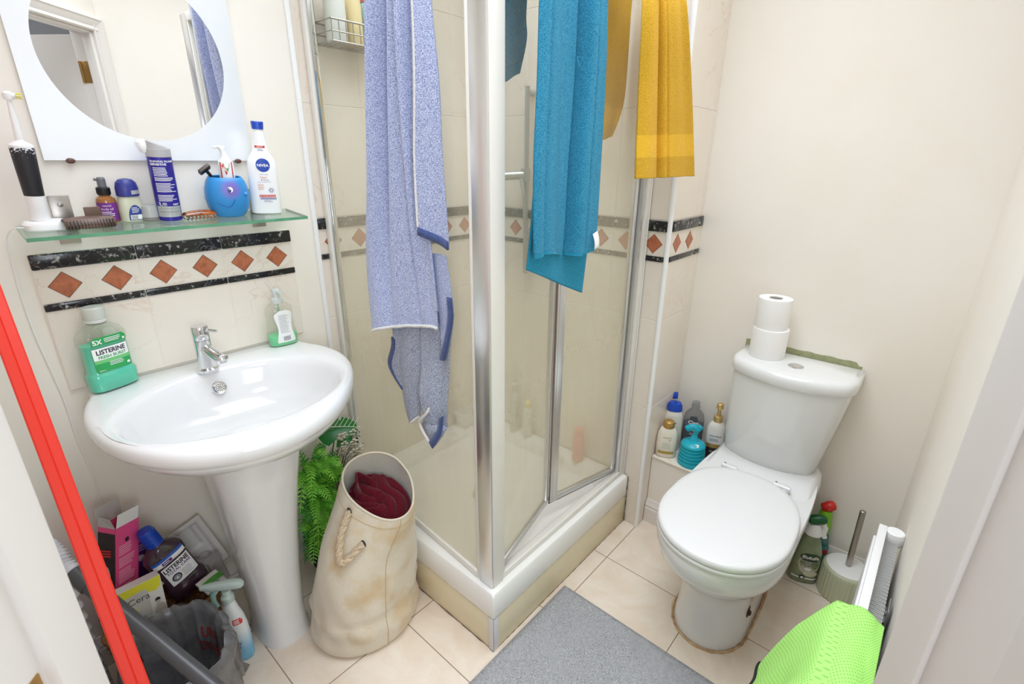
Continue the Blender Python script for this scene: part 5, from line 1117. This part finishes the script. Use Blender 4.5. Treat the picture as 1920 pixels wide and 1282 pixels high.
# garment in the bag: a crumpled knit, ruffled in folds
M['maroon'] = fabric('maroon_jersey', (104,22,36), (76,12,24), 420, (1, 1, 1), .35, dist=.001, sheen=.15)
t = thing('garment', 'crumpled dark maroon garment stuffed in the top of the canvas bag', 'clothing', (.925, -.44, .36))
def gar(a, b):
    an = 2*PI*a; r = .087*b**.8; x = r*math.cos(an); y = r*1.12*math.sin(an)
    d1 = x*.5+y*.87+.018*math.sin(x*38+1)+.010*math.sin(y*70); d2 = x*.95-y*.3+.016*math.sin(y*45)
    w = 1/(1+math.exp(-(x-y*.6+.01)*90))
    h = (1-w)*.013*abs(math.sin(d1*105))**.7+w*.013*abs(math.sin(d2*95+.6))**.7+.012*math.exp(-((x-.01)**2+(y+.03)**2)/.0012)-.016*math.exp(-((x+.004)**2+(y+.006)**2)/.0003)
    return (.932+x, -.446+y, .400+h*min(1, (1-b)*6+.25)+.45*y+.10*x+.016*(1-b))
mb = MB(); mb.grid(gar, 170, 60); mb.build('cloth', 'maroon', t, world=True, smooth=180, solid=.003)
mb = MB(); mb.grid(lambda a, b: (.876+.052*a+.010*b+.004*math.sin(7*b), -.385-.020*math.sin(5*a+2*b), .400+.085*b+.010*math.sin(PI*a)-.02*a*b), 20, 20); mb.build('sleeve', 'maroon', t, world=True, smooth=180, solid=.006)

# ------------------------------------------------------------------ bath mat
M['matpile'] = fabric('grey_pile', (212,212,214), (158,158,162), 300, (1, 1, 1), 1.0, dist=.008, sheen=.2, pos=(.36, .6), big=((196,196,199), 5.0))
t = thing('bath_mat', 'grey tufted bath mat lying on the tiles in front of the shower', 'mat', (1.06, -1.13, 0))
def matfn(a, b):
    x = .745+.628*a; y = -1.42+.588*b; e = min(a, 1-a, b, 1-b); z = .004+.010*min(1, e/.022)
    return (x, y, z+.0022*math.sin(x*190+3*math.sin(y*60))*math.sin(y*170+2*math.sin(x*70))*min(1, e/.02)+R.uniform(-.0022, .0022))
mb = MB(); mb.grid(matfn, 150, 140); mb.build('pile', 'matpile', t, world=True, smooth=180)
mb = MB(); mb.loft([rr4(.7425, -1.4225, 1.3755, -.8295, .006, z) for z in (.0008, .0052)]); mb.build('backing', mat('grey_binding', (140,140,143), .9), t, world=True)

# ------------------------------------------------------------------ toilet
YT = -1.25
t = thing('toilet', 'white close-coupled toilet with the lid closed, standing against the right wall', 'toilet', (1.70, YT, 0))
def trg(z, xf, xb, hw, p=2.3, n=64, cy=YT, back=1.0):
    """plan outline: rounded front at xf, squarer back at xb"""
    out = []; cx = xf+hw*1.25 if xf+hw*1.25 < xb else (xf+xb)/2
    for i in range(n):
        a = 2*PI*i/n; ca, sa = math.cos(a), math.sin(a)
        if ca < 0: x = cx-(cx-xf)*abs(ca)**(2/2.1); y = math.copysign(abs(sa)**(2/2.1), sa)*hw
        else: x = cx+(xb-cx)*abs(ca)**(2/5); y = math.copysign(abs(sa)**(2/5), sa)*hw*(1-(1-back)*ca)
        out.append((x, cy+y, z))
    return out
mb = MB()
mb.loft([trg(0, 1.462, 1.93, .108, back=.9), trg(.006, 1.460, 1.93, .109, back=.9), trg(.03, 1.468, 1.93, .104, back=.9), trg(.09, 1.480, 1.93, .100, back=.9), trg(.15, 1.482, 1.94, .101, back=.9), trg(.205, 1.462, 1.95, .112, back=.9), trg(.245, 1.420, 1.97, .135, back=.9), trg(.285, 1.376, 2.0, .158, back=.9), trg(.325, 1.346, 2.02, .172, back=.92), trg(.36, 1.334, 2.04, .177, back=.95), trg(.385, 1.332, 2.045, .178, back=.95), trg(.394, 1.336, 2.045, .176, back=.95), trg(.396, 1.36, 2.04, .16, back=.95)])
mb.build('pan', 'ceramic', t, world=True, smooth=60)
# raised shelf the cistern stands on
mb = MB(); mb.loft([rr4(1.78, YT-.165, 2.05, YT+.165, .06, .36), rr4(1.79, YT-.160, 2.05, YT+.160, .055, .396), rr4(1.835, YT-.150, 2.05, YT+.150, .05, .404), rr4(1.87, YT-.146, 2.05, YT+.146, .05, .408)]); mb.build('pan_shelf', 'ceramic', t, world=True, smooth=60)
M['seat'] = mat('white_seat', (226,226,226), .22, coat=.3)
def seat_r(z, s, xf=1.328, xb=1.800, hw=.176):
    out = []; cx = 1.53
    for i in range(72):
        a = 2*PI*i/72; ca, sa = math.cos(a), math.sin(a)
        x = cx+(-(cx-xf)*abs(ca)**.95 if ca < 0 else (xb-cx)*abs(ca)**.72); y = math.copysign(abs(sa)**(.95 if ca < 0 else .86), sa)*hw
        out.append((cx+(x-cx)*s, YT-.002+y*s, z))
    return out
mb = MB(); mb.loft([seat_r(.3965, .955), seat_r(.398, .985), seat_r(.404, 1), seat_r(.410, 1), seat_r(.4125, .99)]); mb.build('seat', 'seat', t, world=True, smooth=50)
mb = MB(); mb.loft([seat_r(.4135, .985), seat_r(.416, .996), seat_r(.424, .996), seat_r(.4305, .985), seat_r(.4335, .96), seat_r(.4350, .90), seat_r(.4358, .5), seat_r(.436, .05)]); mb.build('lid', 'seat', t, world=True, smooth=50)
for y in (YT-.082, YT+.078):
    mb = MB(); mb.box((1.795, y-.022, .398), (1.832, y+.022, .418), 0, .007, 3); mb.cyl((1.806, y-.026, .418), (1.806, y+.026, .418), .008, 16, bev=.002); mb.build('lid_hinge', 'seat', t, world=True)
    MB().cyl((1.823, y+.020, .414), (1.823, y+.020, .420), .003, 10).build('hinge_pin', 'steel', t, world=True)
def cis(z, hw, d, bow, xb=2.064, n=40, yc=YT-.018):
    out = []; r = .022
    for i in range(n+1): u_ = -1+2*i/n; e = max(0, (abs(u_)-.86)/.14); out.append((xb-d-bow*(1-abs(u_)**2.2)+.030*e**2.5, yc+hw*u_, z))
    return out+[(xb, yc+hw, z), (xb, yc-hw, z)]
mb = MB(); YB = YT+.02
mb.loft([cis(.392, .140, .100, .045, yc=YT+.008), cis(.40, .146, .108, .050, yc=YT+.007), cis(.45, .150, .120, .052, yc=YT+.004), cis(.52, .157, .130, .053, yc=YT-.001), cis(.60, .165, .138, .054, yc=YT-.006), cis(.68, .171, .144, .054, yc=YT-.012), cis(.719, .173, .146, .055, yc=YT-.015)]); mb.build('cistern', 'ceramic', t, world=True, smooth=50)
mb = MB(); k = dict(yc=YT-.017)
mb.loft([cis(.7195, .168, .142, .052, **k), cis(.722, .176, .150, .058, **k), cis(.728, .180, .153, .060, **k), cis(.748, .181, .153, .060, **k), cis(.759, .179, .150, .057, xb=2.063, **k), cis(.765, .173, .142, .052, xb=2.060, **k), cis(.7672, .160, .125, .045, xb=2.055, **k), cis(.768, .09, .09, .02, xb=2.04, **k)]); mb.build('cistern_lid', 'ceramic', t, world=True, smooth=60)
mb = MB(); mb.lathe([(.023, .7665), (.023, .7695), (.0205, .7712), (.0175, .7705), (.0170, .7698), (.0165, .7716), (.008, .7722), (.0001, .7722)], 36, c=(1.945, YT-.025, 0)); mb.build('flush_button', 'chrome', t, world=True)
mb = MB(); ol = trg(0, 1.456, 1.93, .113, back=.9); caulk2 = [Vector((x, y, .002)) for x, y, z in ol]; R = random.Random(8); mb.tube(caulk2, .004, 6, rr=[.004*R.uniform(.5, 1.3) for _ in caulk2], closed=True); mb.build('foot_sealant', mat('yellowed_sealant', (214,184,140), .7, rgb2=(168,122,78), vscale=30), t, world=True)
mb = MB(); mb.lathe([(.0085, 0), (.0085, .004), (.005, .007), (.0001, .008)], 14, T=Matrix.Translation((1.60, YT-.1015, .085)) @ Matrix.Rotation(PI/2, 4, 'X')); mb.lathe([(.016, -.0005), (.013, .0012), (.0001, .0014)], 16, 0, T=Matrix.Translation((1.60, YT-.1005, .088)) @ Matrix.Rotation(PI/2, 4, 'X'), sy=1.5); mb.build('fixing_screw', mat('rusty_screw', (92,62,36), .8, rgb2=(54,36,22), vscale=90), t, world=True)
# toilet rolls
M['paper'] = mat('white_tissue', (242,240,238), .9, bump=.25, bscale=240)
def roll(label, x, y, z, r, h):
    q = thing('toilet_roll', label, 'toilet roll', (x, y, z), group='toilet rolls stacked on the cistern'); mb = MB(); mb.loft([ring(0, 0, zz, rr_, rr_, 2, 48) for zz, rr_ in ((.0, r*.985), (.003, r), (h-.003, r), (h, r*.985), (h, r*.42), (h-.012, r*.415), (h-.05, r*.41), (0, r*.41))]); mb.build('paper', 'paper', q, smooth=50)
    mb = MB(); mb.lathe([(r*.405, .002), (r*.405, h-.0015), (r*.37, h-.0015), (r*.37, .002), (r*.405, .002)], 30, cap0=False, cap1=False); mb.build('cardboard_core', mat('grey_card_core', (186,182,176), .9), q)
roll('toilet roll standing on the cistern lid, the lower of two stacked rolls', 1.985, -1.176, .7676, .054, .098); roll('toilet roll on top of the stack of two on the cistern', 1.988, -1.172, .8662, .0500, .098)

# ------------------------------------------------------------------ bottles on the tiled ledge
LZ = .3004
def L_(name, label, cat, x, y, rz): return thing(name, label, cat, (x, y, LZ), rz=rz)
t = L_('conditioner_bottle', 'short cream oval bottle with a gold cap at the front of the ledge', 'bottle', 1.912, -.908, -62)
B = Bottle([(0, .032, .020, 2.4), (.004, .037, .024, 2.4), (.05, .0385, .0255, 2.3), (.095, .036, .024, 2.2), (.118, .028, .021, 2.1), (.126, .021, .018, 2), (.128, .017, .017, 2)], 40); B.body(MB()).build('bottle_body', mat('cream_bottle', (236,230,214), .3), t, smooth=50)
mb = MB(); mb.lathe([(.0205, .124), (.0215, .126), (.0215, .140), (.019, .148), (.012, .153), (.0001, .1545)], 28); mb.build('cap', mat('gold_cap', (190,152,88), .3, .6), t)
mb = MB(); B.text(mb, 'coconut', .0095, -.002, .086, 0, 'c', .0); B.text(mb, 'oil', .0095, .008, .076, 0); B.lines(mb, -.018, .018, .066, 4, .007, .0022, 2, 3); B.patch(mb, -.030, .027, .018, .030, 1, nv=3)
mb.build('label', [mat('tan_print', (170,120,84), .5), mat('gold_print', (186,160,80), .35, .4), mat('sage_print', (190,206,190), .5)], t)
t = L_('shampoo_bottle', 'tall cream bottle with open royal blue flip cap, on the ledge by the tiled pier', 'bottle', 1.975, -.898, -60)
B = Bottle([(0, .031, .020, 2.5), (.003, .035, .023, 2.5), (.08, .036, .024, 2.4), (.14, .033, .022, 2.3), (.168, .027, .0205, 2.2), (.170, .024, .019, 2.2)], 40); B.body(MB()).build('bottle_body', mat('ivory_bottle', (232,228,218), .3), t, smooth=50)
mb = MB(); mb.loft([ring(0, 0, z, a, b, 2.3, 32) for z, a, b in ((.168, .0275, .021), (.169, .0285, .022), (.190, .0265, .0205), (.2, .022, .018), (.201, .02, .016))]); cp = mb.build('cap', 'blue', t); mb = MB(); mb.box((-.014, -.004, .198), (.014, .003, .226), 0, .004, T=rotm(-14)); mb.lathe([(.006, .2), (.005, .206)], 14, c=(0, -.006, 0)); mb.build('flip_lid', 'blue', cp)
mb = MB(); B.text(mb, 'dove', .009, .004, .118, 0) if 0 else None; B.lines(mb, -.010, .016, .122, 1, .006, .003, 0, 3); B.lines(mb, -.014, .016, .108, 2, .007, .0018, 1, 5); mb.build('label', [mat('brown_print', (110,84,60), .5), mat('mint_print', (186,214,214), .5)], t)
t = L_('bath_soak_bottle', 'capless clear grey bottle with navy lower half, at the back of the ledge', 'bottle', 2.018, -.962, -68)
B = Bottle([(0, .034, .022, 2.6), (.004, .038, .0255, 2.6), (.07, .039, .026, 2.5), (.135, .0385, .026, 2.4), (.158, .034, .024, 2.3), (.172, .024, .019, 2.1), (.180, .0155, .0155, 2), (.186, .0145, .0145, 2), (.188, .0165, .0165, 2), (.191, .0165, .0165, 2), (.192, .0145, .0145, 2), (.208, .0145, .0145, 2)], 40); B.body(MB()).build('bottle_body', clear('smoky_clear', (228,228,228), .22, (170,170,170), .1), t, smooth=50)
B.body(MB(), 0, .0012, .002, .118).build('navy_sleeve', mat('navy_liquid', (26,52,84), .2, coat=.4), t, smooth=50)
mb = MB(); B.patch(mb, -.020, .016, .134, .156, 1, nu=8, nv=4, shape=lambda v: (.2*v, 1-.2*v)); B.text(mb, 'Cien', .0200, -.002, .124, 0, 'c', .02, eps=.0012); B.text(mb, 'MUSCLE', .0130, .001, .108, 0, 'c', .03, eps=.0012); B.text(mb, 'EASE', .0150, .001, .094, 0, 'c', .035, eps=.0012); B.lines(mb, -.012, .014, .086, 2, .006, .0018, 0, 3, eps=.0012); mb.build('label', ['wprint', mat('dark_grey_print', (70,72,78), .5)], t)
t = L_('hair_treatment_bottle', 'white, gold and black bottle with a gold pump, half behind the cistern on the ledge', 'bottle', 2.012, -1.052, -70)
B = Bottle([(0, .030, .021, 2.6), (.003, .033, .024, 2.6), (.09, .034, .0245, 2.5), (.14, .032, .0235, 2.4), (.155, .022, .019, 2.1), (.160, .013, .013, 2), (.166, .013, .013, 2)], 36); B.body(MB()).build('bottle_body', mat('pearl_bottle', (226,222,214), .25), t, smooth=50)
mb = MB(); B.patch(mb, -.031, .031, .003, .058, 0); B.patch(mb, -.030, .030, .058, .074, 1); B.text(mb, 'PANTENE', .0095, -.001, .104, 2, 'c', .01); B.lines(mb, -.020, .018, .096, 2, .006, .002, 2, 3); B.text(mb, 'REPAIR', .007, -.004, .040, 3); B.patch(mb, -.008, .004, .020, .030, 1, eps=.0008); mb.build('label', [mat('black_brown_print', (48,38,34), .3), mat('gold_sleeve', (190,156,92), .3, .5), mat('blue_grey_print', (92,116,156), .5), 'wprint'], t)
mb = MB(); mb.lathe([(.0145, .160), (.0155, .161), (.0155, .182), (.013, .184), (.0065, .185), (.0065, .214), (.012, .215), (.012, .232), (.010, .234), (.0001, .2345)], 24); mb.cyl((0, 0, .225), (0, -.028, .222), .005, 10); mb.build('pump', mat('pale_gold_pump', (206,176,116), .3, .5), t)
t = L_('sink_plunger', 'small turquoise ribbed sink plunger with a looped grip, at the front of the ledge', 'plunger', 1.926, -1.004, -70)
M['turq'] = mat('turquoise_plastic', (20,170,190), .35)
pr = [(.046, 0), (.049, .002), (.049, .009)]
for k in range(5): z = .009+.0135*k; q = .049-.0012*k; pr += [(q, z), (q, z+.008), (q-.0045, z+.0095), (q-.0045, z+.0125)]
pr += [(.044, .0765), (.0445, .080), (.042, .086), (.034, .093), (.022, .098), (.0001, .1)]
mb = MB(); mb.lathe(pr, 44); mb.build('bellows', 'turq', t, smooth=25)
mb = MB(); P = smooth_path([(0, 0, .092), (0, 0, .108), (.002, -.001, .126), (.004, -.001, .142), (-.004, -.001, .152), (-.018, -.002, .150), (-.030, -.003, .140)]); mb.tube(P, .010, 14, rr=[.017-.010*min(1, i/10)+(.003 if i > 16 else 0) for i in range(len(P))], flat=1.25); P = smooth_path([(.002, -.001, .138), (.010, 0, .148), (.017, 0, .160)]); mb.tube(P, .0095, 12, flat=1.2); mb.build('grip', 'turq', t, smooth=180)
mb = MB(); X_ = TR(.012, -.0305, .0925, 'X', 33); mb.box((-.007, -.006, 0), (.007, .006, .0008), 0, .0002, T=X_); mb.build('price_sticker', mat('white_sticker', (230,226,222), .5), t)

# ------------------------------------------------------------------ cleaners, brush
M['sage'] = mat('sage_bottle', (104,122,86), .2, coat=.4, rgb2=(150,160,124), vscale=14)
def spray(name, label, x, y, rz, body, shoulder, trig1, trig2, kind):
    q = thing(name, label, 'spray bottle', (x, y, 0), rz=rz)
    B = Bottle([(0, .038, .022, 2.8), (.004, .043, .026, 2.8), (.08, .043, .027, 2.7), (.125, .040, .026, 2.5), (.165, .030, .022, 2.3), (.19, .021, .018, 2.1), (.2, .016, .016, 2)], 40) if kind == 'wide' else Bottle([(0, .030, .020, 2.6), (.004, .034, .0225, 2.6), (.11, .034, .0225, 2.5), (.16, .024, .019, 2.2), (.19, .015, .015, 2), (.21, .0135, .0135, 2)], 32)
    B.body(MB()).build('bottle_body', body, q, smooth=50); return q, B
q, B = spray('cleaning_spray', 'sage green cleaner spray bottle with a dark green trigger, beside the toilet', 1.962, -1.430, -68, M['sage'], None, None, None, 'wide')
mb = MB(); n = 36
def el(mb, cx, cz, a, b, mi, e): disc(mb, B, cx, cz, a, b, mi, e, 36)
el(mb, .004, .085, .032, .044, 0, .0008); el(mb, .004, .112, .031, .0165, 1, .0016); B.text(mb, 'Zoflora', .0165, .004, .107, 2, 'c', .02, eps=.0026); B.text(mb, 'FRAGRANCE', .0090, .003, .086, 1, 'c', .01, eps=.0022); B.text(mb, 'BURST', .0090, .004, .076, 1, 'c', .01, eps=.0022); el(mb, .003, .064, .011, .0065, 2, .0022)
B.patch(mb, -.038, .038, .020, .026, 2); el(mb, -.008, .026, .009, .009, 1, .0016); el(mb, -.008, .026, .005, .005, 2, .0026); el(mb, .014, .046, .022, .012, 3, .0018)
mb.build('label', [mat('stone_label', (188,188,172), .45), mat('bottle_green_print', (26,66,38), .4), 'wprint', mat('pale_petal_print', (210,214,186), .5)], q)
mb = MB(); mb.loft([ring(0, 0, z, a, b, 2.1, 28) for z, a, b in ((.193, .024, .022), (.196, .026, .024), (.215, .023, .022), (.235, .017, .018), (.242, .014, .014))]); mb.build('collar', 'white', q)
mb = MB(); mb.loft([ring(0, 0, z, a, b, 2.2, 28) for z, a, b in ((-.030, .007, .008), (-.024, .0155, .015), (-.004, .018, .017), (.014, .0165, .015), (.024, .010, .010), (.027, .004, .004))], T=TR(.004, -.004, .254) @ rotm(0, 74, 0)); hd = mb.build('trigger_head', mat('forest_green_plastic', (16,86,44), .3), q)
mb = MB(); mb.tube([(.020, -.004, .244), (.030, -.004, .226), (.028, -.004, .205), (.034, -.004, .188)], .006, 10, flat=1.4); mb.build('trigger', 'white', hd)
q, B = spray('cleaning_spray', 'slim teal spray bottle with red nozzle and lime neck, behind the sage one', 2.034, -1.446, -70, mat('teal_cleaner', (40,104,104), .25, coat=.4), None, None, None, 'slim')
mb = MB(); B.patch(mb, -.028, .028, .03, .12, 0); B.patch(mb, -.028, .028, .088, .105, 1, eps=.0008); B.patch(mb, -.020, .020, .05, .075, 2, eps=.0008); mb.build('label', [mat('aqua_label', (92,150,160), .4), 'redprint', 'lgreen'], q)
mb = MB(); mb.loft([ring(0, 0, z, a, b, 2.2, 24) for z, a, b in ((.165, .020, .018), (.17, .0235, .021), (.20, .024, .022), (.222, .0185, .018), (.232, .021, .019), (.255, .016, .016))]); mb.build('neck', mat('lime_plastic', (128,192,36), .35), q, smooth=60)
mb = MB(); mb.loft([ring(0, 0, z, a, b, 2.2, 24) for z, a, b in ((-.022, .008, .008), (-.018, .0145, .0145), (.004, .018, .017), (.018, .015, .014), (.023, .006, .006))], T=TR(.002, 0, .270) @ rotm(0, 60, 0)); mb.build('nozzle', mat('signal_red_plastic', (206,46,36), .35), q, smooth=60)
t = thing('toilet_brush', 'sage green ribbed toilet brush pot with a white lid and steel handle, beside the radiator', 'toilet brush', (1.978, -1.545, 0))
mb = MB(); n = 144; M['sagepot'] = mat('sage_ceramic', (190,194,164), .45)
def ribr(z, r, on=1): return [((r+on*.0014*math.cos(36*2*PI*i/n))*math.cos(2*PI*i/n), (r+on*.0014*math.cos(36*2*PI*i/n))*math.sin(2*PI*i/n), z) for i in range(n)]
mb.loft([ribr(0, .066, 0), ribr(.003, .0705), ribr(.10, .0700), ribr(.108, .0685, 0), ribr(.112, .064, 0), ribr(.110, .060, 0)]); mb.build('pot', 'sagepot', t, smooth=40)
mb = MB(); mb.lathe([(.061, .1095), (.061, .114), (.058, .1155), (.012, .1158), (.0001, .1158)], 48); mb.build('lid', mat('white_lid', (232,230,226), .4), t)
mb = MB(); mb.cyl((.004, 0, .1158), (.018, .004, .325), .0088, 24, bev=.0015); mb.build('handle', 'steel', t)

# ------------------------------------------------------------------ radiator and what hangs on it
t = thing('radiator', 'white panel radiator seen end-on along the front wall', 'radiator', (1.25, -1.598, .08))
x0, x1 = .98, 1.672
mb = MB(); n = 24
for k in range(int((x1-x0)/.0335)):
    pass
mb.box((x0, -1.5945, .09), (x1, -1.584, .498), 0, .004)
for k in range(11): z = .115+.034*k; mb.box((x0+.012, -1.584, z), (x1-.012, -1.5772, z+.020), 0, .0034, 2)
mb.build('front_panel', 'white', t, world=True, smooth=40)
mb = MB(); mb.box((x0, -1.6005, .494), (x1+.004, -1.582, .5035), 0, .0025); mb.box((x1-.002, -1.598, .09), (x1+.003, -1.583, .50), 0, .002); mb.build('top_edge', 'white', t, world=True)
mb = MB(); n = int((x1-.02-x0)/.0125)
P = []
for k in range(n+1):
    x = x0+.01+.0125*k; P += [(x, -1.598), (x+.0028, -1.628), (x+.0062, -1.628), (x+.0092, -1.598)]
mb.loft([[(x, y, z) for x, y in P] for z in (.11, .478)], 0, False, False, closed=False); mb.build('convector_fins', mat('white_fin', (226,226,226), .4), t, world=True, smooth=0, solid=.0007)
mb = MB(); mb.cyl((1.668, -1.597, .478), (1.668, -1.620, .478), .010, 16); mb.loft([ring(0, 0, z, r, r, 2, 28) for z, r in ((-.024, .010), (-.019, .0185), (-.006, .0225), (.008, .0215), (.017, .0195), (.0185, .017))], T=Matrix.Translation((1.668, -1.6175, .483))); mb.build('corner_valve', 'white', t, world=True)
mb = MB(); mb.box((1.40, -1.6365, .20), (1.45, -1.6340, .472), 0, .001); mb.box((1.40, -1.6365, .440), (1.45, -1.606, .444), 0, .001); mb.cyl((1.425, -1.622, .446), (1.425, -1.634, .446), .006, 12); mb.build('wall_bracket', mat('grey_bracket', (150,150,150), .4, .5), t, world=True)
M['neon'] = mat('neon_green_mesh', (146,240,84), .8, sheen=.3)
def mesh_fabric():
    m, nt, b, o = newmat('neon_airtex'); b.inputs['Roughness'].default_value = .8
    uv = N(nt, 'ShaderNodeUVMap'); mp = N(nt, 'ShaderNodeMapping'); mp.inputs['Scale'].default_value = (140, 140, 1); mp.inputs['Rotation'].default_value = (0, 0, .5); nt.links.new(uv.outputs[0], mp.inputs['Vector'])
    vo = N(nt, 'ShaderNodeTexVoronoi', Scale=1.0); vo.inputs['Randomness'].default_value = .08; nt.links.new(mp.outputs[0], vo.inputs['Vector'])
    r = N(nt, 'ShaderNodeValToRGB'); r.color_ramp.elements[0].position = .16; r.color_ramp.elements[1].position = .30; r.color_ramp.elements[0].color = lin((134,208,92)); r.color_ramp.elements[1].color = lin((180,240,128)); nt.links.new(vo.outputs['Distance'], r.inputs['Fac']); nt.links.new(r.outputs['Color'], b.inputs['Base Color'])
    bp = N(nt, 'ShaderNodeBump', Strength=.5, Distance=.001); nt.links.new(vo.outputs['Distance'], bp.inputs['Height']); nt.links.new(bp.outputs['Normal'], b.inputs['Normal']); return m
M['neon'] = mesh_fabric()
t = thing('shirt', 'neon green mesh sports shirt with a black hem draped over the radiator', 'clothing', (1.15, -1.57, .505))
def shirt(u_, v_):
    """v 0 down behind the radiator, over its top, down and out at the front; u along the radiator towards the door"""
    x = 1.305-.46*u_
    if v_ < .2: q = (.2-v_)/.2; y = -1.612-.018*q; z = .520-.010*q
    elif v_ < .38: q = (v_-.2)/.18; y = -1.612+.046*q; z = .520+.008*math.sin(PI*q)
    else:
        q = (v_-.38)/.62; y = -1.566+.006+(.012+.105*q**.9)*(.8+.5*u_); z = .520-.215*q**1.25
        y += (.016*math.sin(u_*11+.6)+.008*math.sin(u_*23+q*2))*min(1, q*2.2)*(.35+.65*q)
        x -= .055*q*(1-u_)-.02*math.sin(q*5)*u_
    z += .004*math.sin(u_*15+v_*7)*math.sin(PI*min(1, max(0, (v_-.12)/.4))) if .12 < v_ < .52 else 0
    return (x, y, max(z, .5115) if .15 < v_ < .40 else z)
nu, nv = 60, 70
mb = MB(); mb.grid(shirt, nu, nv); so = mb.build('shirt_body', 'neon', t, world=True, smooth=180, solid=.0022)
uvl = so.data.uv_layers.new(name='weave')
for p in so.data.polygons:
    for li in p.loop_indices:
        vi = so.data.loops[li].vertex_index; uvl.data[li].uv = ((vi % (nu+1))/nu*.46, (vi//(nu+1))/nv*.40)
mb = MB(); mb.tube([shirt(k/60, 1) for k in range(61)], .0055, 8); mb.build('hem', 'black', t, world=True, smooth=180)

# ------------------------------------------------------------------ light, camera
w = bpy.data.worlds.new('World'); SC.world = w; w.use_nodes = True; w.node_tree.nodes['Background'].inputs[0].default_value = (.9, .95, 1, 1); w.node_tree.nodes['Background'].inputs[1].default_value = .3
def area(name, loc, target, size, energy, col=(1, 1, 1), size_y=None):
    l = bpy.data.lights.new(name, 'AREA'); l.energy = energy; l.size = size; l.color = col
    if size_y: l.shape = 'RECTANGLE'; l.size_y = size_y
    o = bpy.data.objects.new(name, l); C.objects.link(o); o.location = loc; o.rotation_euler = (Vector(target)-Vector(loc)).to_track_quat('-Z', 'Y').to_euler(); return o
area('ceiling_bounce', (1.12, -.90, 2.35), (1.12, -.90, 0), 1.4, 22.5, (.87, .95, 1.06), 1.3).data.spread = rad(122)  # broad area light standing in for flash bounced off the ceiling
area('hall_fill', (.02, -2.78, 1.35), (.75, -.6, .6), .75, 17, (.88, .95, 1.05))  # added frontal fill from behind the camera, not a hall fitting
area('hall_top_fill', (-.05, -2.25, 2.34), (-.05, -2.25, 0), .5, 7, (.92, .96, 1.02))  # unseen fill, added to brighten the hall and the open door leaf
cam = bpy.data.cameras.new('camera'); co = bpy.data.objects.new('camera', cam); C.objects.link(co); SC.camera = co
cam.sensor_width = 36; cam.sensor_fit = 'HORIZONTAL'; cam.lens = 927.92/1920*36; cam.clip_start = .02
yw, pt, rl = rad(-48.7346), rad(-20.2161), rad(.3645)
F = Vector((math.sin(-yw)*math.cos(pt), math.cos(yw)*math.cos(pt), math.sin(pt))); Rr = Vector((math.cos(yw), math.sin(yw), 0)); Uu = Rr.cross(F)
R2 = Rr*math.cos(rl)+Uu*math.sin(rl); U2 = -Rr*math.sin(rl)+Uu*math.cos(rl)
co.matrix_world = Matrix(((R2.x, U2.x, -F.x, .2697), (R2.y, U2.y, -F.y, -1.5521), (R2.z, U2.z, -F.z, 1.3753), (0, 0, 0, 1)))
cam.dof.use_dof = True; cam.dof.focus_distance = 1.35; cam.dof.aperture_fstop = 9
SC.view_settings.view_transform = 'Standard'; SC.view_settings.look = 'None'; SC.view_settings.gamma = 1; SC.view_settings.use_curve_mapping = False
SC.view_settings.exposure = -.13
SC.cycles.use_denoising = True; SC.cycles.max_bounces = 10; SC.cycles.transparent_max_bounces = 16; SC.cycles.diffuse_bounces = 8; SC.cycles.glossy_bounces = 5
